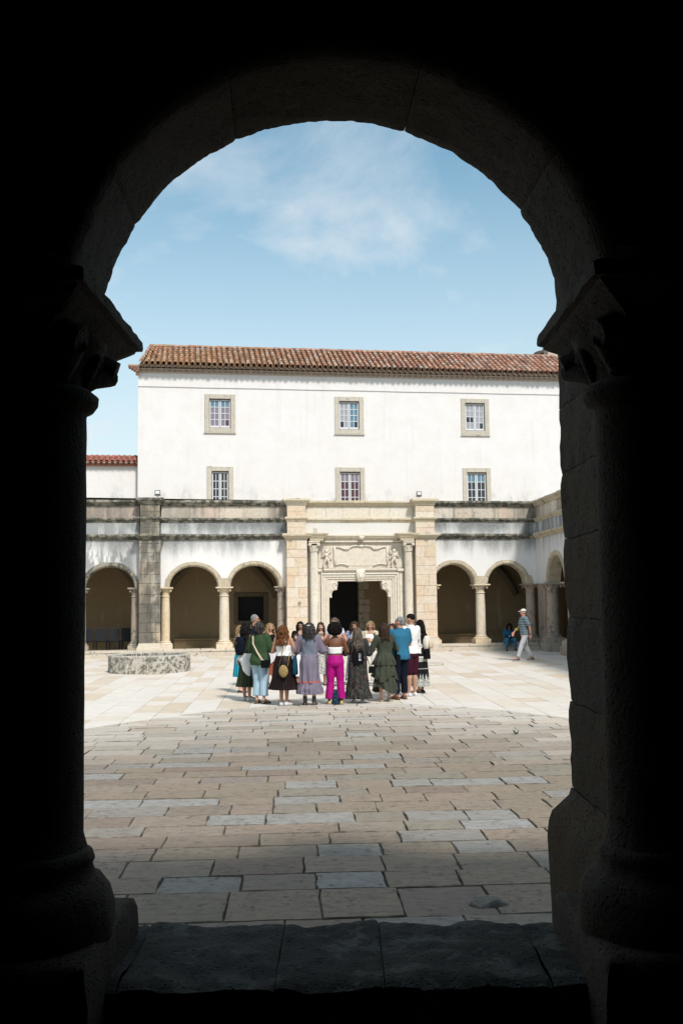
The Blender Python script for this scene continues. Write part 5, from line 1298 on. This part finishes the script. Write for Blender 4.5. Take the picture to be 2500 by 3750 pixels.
# 1 black curly hair, navy backpack
r = person(-2.08, 21.79, -50, 1.68, 'woman with black curly hair and pleated dark green skirt, wearing a navy backpack')
b = Body(head=(-12, 0)); b.body(SK['olive'], r); b.face(r); b.hair('long', HR['black'], r, .27, .016, 130); b.top(CL['darkgreen'], r, .98, .012, 0, 1.33, strap=.012, name='vest')
b.skirt(CL['darkgreen'], r, 1.02, .30, (.14, .11), (.225, .20), 18, .020); b.skirt(CL['white'], r, 1.0, .70, (.155, .125), (.225, .2), 5, .02, 'tied_shirt', hemf=lambda a: .55*math.cos(a*2+.8)); b.shoes(W_SHOE, r)
k = held('backpack', r, 'navy backpack worn by the black-haired woman at the left of the ring', 'backpack')
def backpack(k, mat, z0, z1, w, d, sh=.0, strapm=None, pocket=None):
    mb = MB(); R = []
    for t in [i/8 for i in range(9)]:
        z = z0 + (z1 - z0) * t; f_ = math.sin(PI * min(1, max(0, .12 + t * .80))) ** .45; R.append([(w * f_ * math.copysign(abs(math.cos(a))**.6, math.cos(a)), -.115 - d * .5 + d * .5 * f_ * math.copysign(abs(math.sin(a))**.6, math.sin(a)), z) for a in [2*PI*i/20 for i in range(20)]])
    mb.loft(R); noisy(mb, .008, 9); mb.build('bag_body', mat, k, True)
    if pocket: noisy(MB().loft([[(w*.75*math.cos(a)*q_, -.115 - d - .015 + .04*math.sin(a)*q_, z0 + .04 + zz) for a in [2*PI*i/16 for i in range(16)]] for zz, q_ in ((0, .7), (.03, 1), (.13, 1), (.17, .8))]), .004, 9).build('front_pocket', pocket, k, True)
    for sd in (-1, 1): MB().tube([(sd*.07, -.12, z1 - .03), (sd*.095, -.06, 1.40), (sd*.10, .04, 1.385), (sd*.115, .115, 1.27), (sd*.145, .06, 1.1), (sd*.12, -.10, z0 + .1)], .013, 6).build('strap', strapm or mat, k, True)
backpack(k, CL['navy'], .97, 1.36, .135, .15)
MB().box(-.012, .012, -.283, -.277, 1.20, 1.25).build('tag', CL['rust'], k)
# 2 hidden woman in turquoise
r = person(-2.40, 23.6, -95, 1.56, 'woman mostly hidden behind the navy backpack, white top and turquoise skirt')
b = Body(head=(0, 0)); b.body(SK['fair'], r); b.face(r); b.hair('long', HR['blonde'], r, .30, .01, 80); b.top(CL['white'], r, .95, .014, .6, name='blouse'); b.skirt(CL['turq'], r, 1.02, .40, (.14, .11), (.20, .18), 9, .015); b.shoes(BLK_SHOE, r)
# 3 tall grey-haired man
r = person(-2.18, 25.0, -112, 1.79, 'tall grey-haired man with spectacles and dark shirt, standing behind the woman in the green shirt')
b = Body('m', head=(15, 0)); b.body(SK['tan'], r); b.face(r, True); b.hair('short', HR['grey'], r); b.top(CL['navy'], r, .82, .018, .35, 1.40, (.07, .058, .05), 'shirt'); b.trousers(CL['black'], r, (.10, .075, .06), 1.0, .93); b.shoes(BLK_SHOE, r)
# 4 green shirt and pale jeans
r = person(-1.74, 21.14, -32, 1.69, 'woman with short dark hair, loose green shirt and pale blue jeans, seen from behind')
b = Body(build=1.08, arms=('fold', 'out'), head=(-25, 4)); b.body(SK['fair'], r); b.face(r, True); b.hair('bob', HR['darkgrey'], r, .14, .006, 110); b.top(CL['green'], r, .79, .045, .56, 1.395, (.085, .078, .072), 'green_shirt', .055, (.020, 8)); b.trousers(CL['jeans'], r, (.108, .086, .088), 1.0, .90, 'jeans'); b.shoes(OLV_SHOE, r, SOLE_D, h=.045, name='clog')
k = held('crossbody_bag', r, 'small dark crossbody bag on a wide beige strap over the green shirt', 'bag')
MB().tube([(-.10, -.02, 1.42), (-.115, -.095, 1.36), (-.06, -.165, 1.22), (.05, -.175, 1.05), (.16, -.165, .90), (.20, -.10, .86)], [.022]*6, 4).build('strap', CL['beige'], k, True); noisy(MB().box(.15, .28, -.18, -.06, .74, .90), .01).build('bag_body', CL['black'], k)
# 5 older woman with long wavy blonde hair
r = person(-1.78, 24.67, -140, 1.58, 'smiling woman with long wavy blonde hair, black top and rust skirt, facing the camera')
b = Body(arms=('heart', 'fold'), head=(-14, 3)); b.body(SK['red'], r); b.face(r); b.hair('long', HR['blonde'], r, .33, .014, 110); b.top(CL['black'], r, .93, .022, .55, 1.37, (.065, .055, .05), 'cardigan'); b.skirt(CL['rust'], r, 1.0, .35, (.15, .12), (.20, .18), 8, .015); b.skirt(CL['lilac'], r, 1.0, .58, (.165, .13), (.215, .20), 5, .022, 'tied_jacket', hemf=lambda a: .3*math.cos(a*2)); b.shoes(BLK_SHOE, r, SOLE_D, kind='boot')
# 6 red-brown hair, camisole, black pleated skirt
r = person(-1.23, 20.77, -18, 1.63, 'woman with wavy red-brown hair, white camisole and black pleated midi skirt')
b = Body(build=1.03, arms=('out', 'out'), head=(-22, 0), legs={-1: ((-.08, 0, .86), (-.05, .012, .47), (-.045, -.02, .085), (-.06, .12, .035)), 1: ((.08, 0, .86), (.07, .012, .47), (.055, .02, .085), (.12, .14, .035))}); b.body(SK['tan'], r); b.face(r); b.hair('long', HR['auburn'], r, .31, .014, 140)
b.top(CL['white'], r, 1.02, .020, 0, 1.235, strap=.008, name='camisole', hoff=.04, wob=(.012, 9)); b.skirt(CL['brownblk'], r, 1.04, .33, (.15, .12), (.295, .25), 26, .016); b.shoes(W_SHOE, r)
k = held('straw_bag', r, 'round woven straw bag hanging behind the black pleated skirt', 'bag')
mb = MB(); R = []
for t in [i/10 for i in range(11)]:
    f_ = math.sin(PI * (.06 + .88*t)) ** .7; R.append([(.10 + .105 * f_ * math.cos(a), -.275 + .045 * f_ * math.sin(a), .60 + .25 * t) for a in [2*PI*i/20 for i in range(20)]])
STRAW = cloth('woven_straw', (.34, .24, .10), lambda n, o, c: n.mix(n.smooth(n.voro(o, 42, 'F1'), .34, .22), c, (.05, .03, .015)))
mb.loft(R).build('bag_body', STRAW, k, True); MB().tube([(.0, -.275, .82), (.04, -.17, 1.10), (.07, -.13, 1.36), (.07, -.02, 1.42), (.09, .10, 1.30)], .007, 6).tube([(.19, -.275, .82), (.19, -.17, 1.02), (.16, -.05, 1.10)], .007, 6).build('cord', STRAW, k, True)
# 7 small figure half hidden
r = person(-1.17, 25.2, 170, 1.30, 'child in a white button-front dress, half hidden behind the black pleated skirt')
b = Body(arms=('fold', 'fold')); b.body(SK['fair'], r); b.face(r); b.hair('long', HR['brown'], r, .22, .01, 80); b.top(CL['white'], r, .98, .014, .3, name='bodice'); b.skirt(CL['white'], r, 1.05, .32, (.14, .11), (.23, .2), 10, .015)
MB().tube([(.0, .215 - .1*t, .5 + .12*t*5) for t in (0, .2, .4, .6, .8)], .004, 5).build('button_band', CL['black'], r); b.shoes(BEIGE_SH, r)
# 8 black bob, off-shoulder top
r = person(-1.10, 25.97, 200, 1.58, 'woman with straight black bob, black off-shoulder top and dark trousers, facing the camera')
b = Body(arms=('heart', 'heart'), head=(-10, 0)); b.body(SK['olive'], r); b.face(r, True); b.hair('bob', HR['jet'], r, .24, .002, 110); b.top(CL['black'], r, .93, .018, .3, 1.30, (.07, .06, .05), 'blouse', strap=.01); b.trousers(CL['navy'], r, (.10, .08, .08), 1.0, .88); b.shoes(BLK_SHOE, r, SOLE_D)
k = held('shoulder_bag', r, 'navy shoulder bag with long strap on the black-haired woman with the bob', 'bag'); noisy(MB().box(.16, .25, -.12, .14, .78, 1.02), .012, 8).build('bag_body', CL['navy'], k); MB().tube([(.2, -.1, 1.0), (.19, -.06, 1.2), (.16, -.02, 1.41), (.19, .06, 1.25), (.2, .12, 1.0)], .01, 6).build('strap', CL['navy'], k, True)
# 9 lattice dress
r = person(-.70, 20.71, -3, 1.68, 'woman with dark greying curly hair and clip, grey-blue dress with red lattice pattern')
b = Body(build=1.05, arms=('out', 'out')); b.body(SK['fair'], r); b.face(r); b.hair('long', HR['darkgrey'], r, .25, .020, 150); b.top(CL['ikat'], r, .96, .035, .60, 1.385, (.075, .085, .10), 'dress_top', .03, (.018, 9))
b.skirt(CL['ikat'], r, 1.0, .455, (.155, .125), (.215, .19), 9, .014); b.skirt(CL['ikat'], r, .462, .235, (.215, .19), (.27, .235), 17, .024, 'frill'); b.shoes(BOOT, r, SOLE_D, kind='boot', name='boot')
so = MB()
for sd in (-1, 1): so.cap((sd*.09, -.008, .13), (sd*.09, -.006, .19), .041, .040)
so.build('socks', CL['black'], r, True)
MB().tube([b.hT @ Vector(p) for p in ((-.035, -.112, 1.60), (0, -.120, 1.605), (.035, -.112, 1.60))], [.006, .012, .006], 8).build('hair_clip', W_SHOE, r, True)
k = held('tote_bag', r, 'teal canvas tote with brown leather handle on the left shoulder of the lattice-dress woman', 'bag')
TEAL = cloth('dark_teal_canvas', (.010, .052, .085)); mb = MB(); R = []
for z, w, d in ((.62, .12, .05), (.65, .15, .07), (.80, .145, .06), (.95, .10, .035), (.99, .04, .02)): R.append([(-.27 + d*math.cos(a) - .02, -.03 + w*math.sin(a), z) for a in [2*PI*i/18 for i in range(18)]])
noisy(mb.loft(R), .012, 8).build('bag_body', TEAL, k, True); MB().tube([(-.28, -.05, .97), (-.235, -.075, 1.12), (-.19, -.065, 1.30), (-.155, -.02, 1.405), (-.17, .05, 1.33), (-.22, .06, 1.1), (-.27, .03, .97)], .013, 6).build('handle', plain('tan_leather', (.20, .065, .03), .6), k, True)
# 10 long straight dark hair, khaki top
r = person(-.56, 25.41, 178, 1.57, 'woman with long straight dark hair, khaki sleeveless top and speckled white skirt, facing the camera')
b = Body(arms=('heart', 'heart'), head=(8, -4)); b.body(SK['fair'], r); b.face(r); b.hair('long', HR['brown'], r, .34, .003, 110); b.top(CL['khaki'], r, .95, .014, 0, 1.37, name='vest'); b.skirt(CL['speck'], r, 1.03, .30, (.14, .115), (.19, .17), 7, .012); b.shoes(BLK_SHOE, r, SOLE_D, h=.03, name='sandal')
# 11 hidden behind the afro
r = person(-.20, 25.2, 183, 1.68, 'tall woman in pale pink sleeveless top hidden behind the black afro')
b = Body(arms=('heart', 'heart'), head=(0, -6)); b.body(SK['red'], r); b.face(r); b.hair('bob', HR['ash'], r, .15, .008, 90); b.top(CL['lilac'], r, .95, .014, .12, 1.36, name='vest'); b.skirt(CL['pinkfl'], r, 1.03, .22, (.14, .115), (.21, .19), 8, .014); b.shoes(BLK_SHOE, r)
# 12 magenta trousers
r = person(-.17, 20.8, 0, 1.62, 'woman with a round black afro, bare back, white tube top and bright magenta wide trousers')
b = Body(build=1.03, arms=('out', 'out'), legs={-1: ((-.085, 0, .86), (-.105, .012, .47), (-.13, -.01, .095), (-.15, .12, .045)), 1: ((.085, 0, .86), (.105, .012, .47), (.13, -.01, .095), (.15, .12, .045))}); b.body(SK['brown'], r); b.hair('afro', HR['jet'], r); b.face(r)
b.top(CL['white'], r, 1.06, .014, 0, 1.20, name='tube_top', bust=True, wob=(.006, 14)); b.trousers(CL['pink'], r, (.105, .080, .090), 1.075, .96, 'wide_trousers', (.008, 9)); b.shoes(GOLD, r)
k = empty('floor_bag', (-.16, 20.78, 0), .1, 'dark patterned bag standing on the paving between the magenta trouser legs', 'bag')
mb = MB(); R = []
for z, w, d in ((0, .075, .055), (.03, .09, .06), (.2, .085, .055), (.29, .06, .04), (.31, .03, .02)): R.append([(w*math.cos(a), d*math.sin(a), z) for a in [2*PI*i/18 for i in range(18)]])
noisy(mb.loft(R), .008, 9).build('bag_body', cloth('navy_patterned_cloth', (.012, .025, .05), lambda n, o, c: n.mix(n.smooth(n.voro(o, 30), .35, .25), c, (.06, .16, .15))), k, True); MB().tube([(-.05, 0, .29), (-.03, .0, .38), (.03, 0, .38), (.05, 0, .29)], .008, 6).build('handle', CL['navy'], k, True)
# 13 curly auburn dark hair, floral dress
r = person(.29, 25.3, 176, 1.58, 'woman with dark curly hair in a short-sleeved blue floral dress, eyes down, facing the camera')
b = Body(arms=('heart', 'heart'), head=(6, -8)); b.body(SK['tan'], r); b.face(r); b.hair('long', HR['brown'], r, .27, .020, 130); b.top(CL['floral'], r, .95, .018, .28, 1.35, (.07, .065, .06), 'dress_top'); b.skirt(CL['floral'], r, 1.0, .12, (.145, .12), (.25, .22), 10, .018); b.shoes(BLK_SHOE, r)
# 14 long grey-brown hair, black drawstring bag
r = person(.30, 21.07, 3, 1.55, 'woman with long straight grey-brown hair in a dark paisley maxi dress, back to the camera')
b = Body(build=1.12, arms=('out', 'fold')); b.body(SK['fair'], r); b.face(r); b.hair('long', HR['ash'], r, .42, .004, 150); b.top(CL['paisley'], r, .92, .034, .68, 1.385, (.072, .078, .072), 'dress_top', .05, (.02, 8))
b.skirt(CL['paisley'], r, 1.0, .30, (.17, .14), (.255, .225), 9, .018); b.skirt(CL['paisley'], r, .31, .10, (.255, .225), (.30, .26), 18, .024, 'frill'); b.shoes(W_SHOE, r)
k = held('drawstring_backpack', r, 'black drawstring backpack with white lettering under the long grey-brown hair', 'backpack'); backpack(k, CL['black'], .78, 1.22, .13, .075, strapm=CL['black'])
lt = MB()
for i, (w, h_) in enumerate(((.020, .012), (.020, .010), (.026, .012), (.018, .014), (.024, .010), (.022, .013), (.028, .02))): 
    z_ = 1.085 - i * .024; lt.box(.012, .012 + w, -.203, -.199, z_, z_ + h_); lt.box(.044, .044 + w*.7, -.203, -.199, z_ + .002, z_ + h_)
lt.build('white_lettering', W_SHOE, k)
k = held('waist_bag', r, 'small black pouch hanging at the right hip of the paisley dress', 'bag'); noisy(MB().box(.24, .36, -.10, -.02, .66, .80), .012).build('bag_body', CL['black'], k); MB().tube([(.27, -.06, .79), (.2, -.16, 1.0), (.0, -.2, 1.2), (-.10, -.05, 1.40)], .008, 6).build('strap', CL['black'], k, True)
# 15 blonde, beige shirt
r = person(.68, 25.0, 170, 1.59, 'older blonde woman in a beige shirt, white top and cream wide trousers, facing the camera')
b = Body(arms=('fold', 'heart'), head=(4, 0)); b.body(SK['tan'], r); b.face(r); b.hair('bob', HR['blonde'], r, .15, .004, 90); b.top(CL['white'], r, .92, .014, 0, 1.33, name='vest'); b.trousers(CL['cream'], r, (.105, .09, .10), 1.02, .93)
b.shoes(YEL, r)
mb = MB()
for sd in (-1, 1): mb.cap(b.ur(b.sh[sd]), b.ur(b.el[sd]), .062, .052); mb.cap(b.ur(b.el[sd]), lerp(b.ur(b.el[sd]), b.ur(b.wr[sd]), .25), .052, .05); mb.cap((sd*.115, .03, 1.36), (sd*.125, .06, .98), .062, .065); mb.cap((sd*.08, -.05, 1.36), (sd*.08, -.06, .98), .09, .10)
link(remeshed(mb, 'open_shirt', .0135, 2, None, (.012, 9)), 'open_shirt', CL['beige'], r)
k = held('bag_strap', r, 'maroon shoulder strap on the woman in the beige shirt', 'bag strap'); MB().tube([(-.11, .02, 1.43), (-.125, .105, 1.33), (-.15, .13, 1.15), (-.2, .08, .98)], .018, 6).build('strap', CL['maroon'], k, True)
# 16 olive tiered dress
r = person(.87, 21.28, 14, 1.63, 'woman with brown hair in a sheer olive tiered dress and beige wedge sandals')
b = Body(build=1.05, arms=('out', 'out'), head=(-6, 0)); b.body(SK['fair'], r); b.face(r); b.hair('long', HR['brown'], r, .26, .006, 130); b.top(CL['olive'], r, 1.0, .026, .64, 1.385, (.070, .066, .075), 'dress_top', .028, (.018, 9))
b.skirt(CL['olive'], r, 1.05, .78, (.145, .12), (.235, .20), 13, .022, 'upper_tier'); b.skirt(CL['olive'], r, .80, .49, (.205, .17), (.27, .235), 10, .024, 'middle_tier', hemf=lambda a: .22*math.cos(a*3)); b.skirt(CL['olive'], r, .54, .25, (.22, .19), (.255, .225), 11, .026, 'lower_tier', hemf=lambda a: .25*math.cos(a*2+2)); MB().tube([(.152*math.cos(a), .128*math.sin(a), 1.04) for a in [2*PI*i/24 for i in range(25)]], .009, 6).build('belt', CL['olive'], r, True); b.shoes(BEIGE_SH, r, SOLE, h=.035, name='wedge_sandal')
k = held('shoulder_bag', r, 'black bag with thin strap at the right side of the olive tiered dress', 'bag'); noisy(MB().box(.25, .34, -.06, .10, .80, .98), .01).build('bag_body', CL['black'], k); MB().tube([(.28, .0, .97), (.22, -.06, 1.2), (.165, -.04, 1.41), (.22, .05, 1.2), (.29, .08, .97)], .01, 6).build('strap', CL['black'], k, True)
# 17 hidden curly hair
r = person(1.22, 24.8, 160, 1.53, 'person with dark curly hair, mostly hidden between the olive dress and blue polo')
b = Body(arms=('heart', 'heart')); b.body(SK['tan'], r); b.face(r); b.hair('long', HR['brown'], r, .20, .02, 110); b.top(CL['white'], r, .85, .022, .6, name='shirt'); b.trousers(CL['cream'], r, (.1, .08, .07), 1.0, .93); b.shoes(W_SHOE, r)
# 18 blue polo
r = person(1.22, 21.68, 30, 1.76, 'balding grey-haired man in a blue polo shirt, black trousers and brown suede shoes')
b = Body('m', 1.1, arms=('fold', 'fold'), head=(35, 0)); b.body(SK['red'], r); b.face(r); b.hair('short', HR['grey'], r); b.top(CL['polo'], r, .80, .028, .34, 1.40, (.08, .070, .062), 'polo_shirt', .04, (.014, 8)); b.trousers(CL['navy'], r, (.108, .080, .068), 1.0, .95); b.shoes(BRN_SHOE, r, SOLE_D)
mb = MB(); mb.lathe([(.072, 1.385), (.078, 1.40), (.070, 1.43), (.064, 1.432)], 0, -.01, 20); mb.build('collar', CL['polo'], r, True)
k = held('water_bottle', r, 'clear plastic water bottle held by the man in the blue polo', 'bottle'); GLB = material('clear_plastic', lambda n, b_: (b_.inputs['Transmission Weight'].__setattr__('default_value', .8), (.75, .82, .88))[1], .1, .5); p_ = b.wr[-1] + Vector((.02, .06, .0)); MB().lathe([(.028, -.10), (.031, -.09), (.031, .03), (.028, .06), (.012, .09), (.012, .10)], p_.x, p_.y, 14).build('bottle_body', GLB, k, True).location = (0, 0, p_.z); MB().lathe([(.014, .10), (.014, .118)], p_.x, p_.y, 12).build('bottle_cap', plain('blue_cap', (.03, .1, .3)), k).location = (0, 0, p_.z)
# 19 white polo, maroon shorts
r = person(1.50, 22.30, 46, 1.80, 'young man with black faded haircut, white polo shirt and maroon shorts')
b = Body('m', 1.0, arms=('fold', 'fold'), head=(25, 0)); b.body(SK['tan'], r); b.face(r); b.hair('fade', HR['jet'], r); b.top(CL['white'], r, .86, .022, .34, 1.40, (.074, .064, .056), 'polo_shirt', .03); b.trousers(CL['maroon'], r, (.112, .098, .09), 1.02, .46, 'shorts', (.012, 9)); b.shoes(W_SHOE, r)
mb = MB(); mb.lathe([(.072, 1.385), (.078, 1.40), (.068, 1.44), (.062, 1.442)], 0, -.01, 20); mb.build('collar', CL['white'], r, True)
# 20 long black hair, white jacket, embroidered skirt
r = person(1.74, 22.9, 60, 1.66, 'woman with very long black hair, white jacket and black skirt with white border patterns')
b = Body(arms=('fold', 'fold'), head=(5, 0)); b.body(SK['olive'], r); b.face(r); b.hair('long', HR['jet'], r, .40, .005, 130); b.top(CL['white'], r, .90, .026, .9, 1.385, (.068, .058, .05), 'jacket'); b.skirt(CL['emb'], r, 1.03, .17, (.145, .12), (.225, .20), 9, .012); b.shoes(BLK_SHOE, r, W_SHOE)
k = held('backpack', r, 'cream backpack with tan front pocket on the woman with very long black hair', 'backpack'); backpack(k, CL['cream'], .98, 1.30, .125, .15, pocket=CL['beige'])
k = held('shoulder_bag', r, 'black bag hanging below the cream backpack', 'bag'); noisy(MB().loft([[(w*math.cos(a) - .03, -.20 + .05*math.sin(a), z) for a in [2*PI*i/16 for i in range(16)]] for z, w in ((.78, .12), (.82, .14), (.98, .09), (1.10, .03))]), .01).build('bag_body', CL['black'], k, True); MB().tube([(-.03, -.18, 1.1), (.05, -.14, 1.3), (.12, -.02, 1.41), (.14, .1, 1.2)], .01, 6).build('strap', CL['black'], k, True)
# 21 man walking in a cap
r = person(6.10, 33.76, 97, 1.73, 'man in a white cap, striped t-shirt and pale grey trousers striding to the left', None)
Lg = {-1: ((-.08, 0, .86), (-.085, .15, .49), (-.09, .30, .095), (-.095, .42, .075)), 1: ((.08, 0, .86), (.085, -.07, .48), (.09, -.31, .12), (.095, -.20, .045))}
Lg = {-1: ((-.08, 0, .85), (-.085, .15, .48), (-.09, .27, .095), (-.10, .40, .06)), 1: ((.08, 0, .85), (.085, -.04, .47), (.09, -.26, .10), (.095, -.13, .045))}
b = Body('m', 1.0, .05, ('swing_b', 'swing_f'), head=(0, 0), legs=Lg); b.body(SK['red'], r); b.face(r); b.hair('short', HR['grey'], r); b.top(CL['stripe'], r, .84, .026, .36, 1.40, (.078, .068, .062), 't_shirt', .03); b.trousers(CL['grey'], r, (.10, .078, .066), 1.0, .95); b.shoes(GRYSH, r, SOLE)
hm = b.hT; mb = MB(); rr = []
for t in [i/8 for i in range(9)]:
    a_ = t * PI / 2; rr.append([hm @ Vector((.083*math.cos(a_)*math.cos(u_), -.012 + .097*math.cos(a_)*math.sin(u_), 1.585 + .078*math.sin(a_))) for u_ in [2*PI*i/20 for i in range(20)]])
mb.loft(rr, True); br = [[hm @ Vector((.070*math.cos(u_), .06 + q_*math.sin(u_) , 1.592 + zz - .02*math.sin(u_))) for u_ in [PI*i/12 for i in range(13)]] for q_, zz in ((.02, .0), (.115, .0), (.115, .006), (.02, .006))]
mb.loft(br, False, closed=False); mb.build('cap', CL['cream'], r, True)
MB().tube([Vector((b.wr[-1].x + .030*math.cos(a), b.wr[-1].y + .032*math.sin(a), b.wr[-1].z + .01)) for a in [2*PI*i/14 for i in range(15)]], .012, 6).build('watch', BLK_SHOE, r, True)
k = held('yellow_pouch', r, 'small bright yellow pouch on the forearm of the striding man', 'pouch'); MB().box(.19, .285, .16, .235, .965, 1.03).build('pouch_body', plain('bright_yellow', (.62, .60, .05), .6), k)
# 22 seated woman on the ledge with a phone
sx, sy = fac(12.80, -.30)[0:2]
r = person(sx, sy, 188, 1.62, 'woman in a blue t-shirt and jeans seated on the stone ledge, phone at her ear', None)
Ls = {-1: ((-.085, 0, .40), (-.17, .40, .46), (-.20, .36, .085), (-.22, .50, .035)), 1: ((.085, 0, .40), (.15, .40, .46), (.16, .38, .085), (.20, .52, .035))}
b = Body('f', 1.08, .42, ('phone', 'lap'), head=(-18, -6), legs=Ls, seat=(0, .0, .385)); b.body(SK['dark'], r); b.face(r, 'sun'); b.hair('long', HR['jet'], r, .20, .006, 110)
b.top(CL['blueT'], r, .82, .030, .34, 1.385, (.075, .066, .06), 't_shirt', .035, (.016, 9)); b.trousers(CL['bluejean'], r, (.105, .078, .062), .93, .95, 'jeans'); b.shoes(BLK_SHOE, r, SOLE_D)
MB().box(-.05, .05, -.001, .001, .0, .06).build('printed_emblem', CL['jeans'], r).matrix_local = b.T @ Matrix.Translation((0, .168, 1.14))
k = held('phone', r, 'black phone held to the ear of the seated woman', 'phone'); w_ = b.ur(b.wr[-1]); o = MB().box(-.035, .035, -.006, .006, 0, .14).build('phone_body', BLK_SHOE, k); o.matrix_local = Matrix.Translation(w_ + Vector((.02, .01, .0))) @ b.T.to_3x3().to_4x4() @ Matrix.Rotation(PI/2, 4, 'Z')

# chairs in the left bay of the gallery
ck = plain('black_chair_cover', (.012, .013, .017), .8)
names = ['black covered chair furthest left behind the left arch', 'second black covered chair from the left behind the left arch', 'middle black covered chair of the row behind the left arch', 'second black covered chair from the dark pier behind the left arch', 'black covered chair next to the dark weathered pier']
proto = None
for i in range(5):
    c = empty('chair', fac(-3.72 + .50 * i, 1.75 + U(-.04, .04), .16), YA + U(-.05, .05), names[i], 'chair', 'black chairs lined up in the gallery')
    if proto is None:
        P = [(-.21, .42), (.21, .42), (.22, .7), (.215, .88), (.17, .93), (-.17, .93), (-.215, .88), (-.22, .7)]
        parts = [MB().plaque(P, .27, .21, .015, lambda a, b_, d: (a, d - .46, b_), back=True).mesh('backrest'), MB().loft([[(x*q_, y*q_ , z) for x, y in ((-.23, -.22), (.23, -.22), (.23, .24), (-.23, .24))] for z, q_ in ((.40, .96), (.42, 1), (.455, 1), (.47, .95))]).mesh('seat')]
        legm = [MB().tube([(x, y, 0), (x*.95, y*.95, .41)], [.014, .018], 6).mesh('leg') for x in (-.2, .2) for y in (-.19, .2)]
        for m_ in parts + legm: m_.materials.append(ck)
        proto = parts + legm
    for m_ in proto: o = bpy.data.objects.new(m_.name.split('.')[0], m_); COL.objects.link(o); o.parent = c
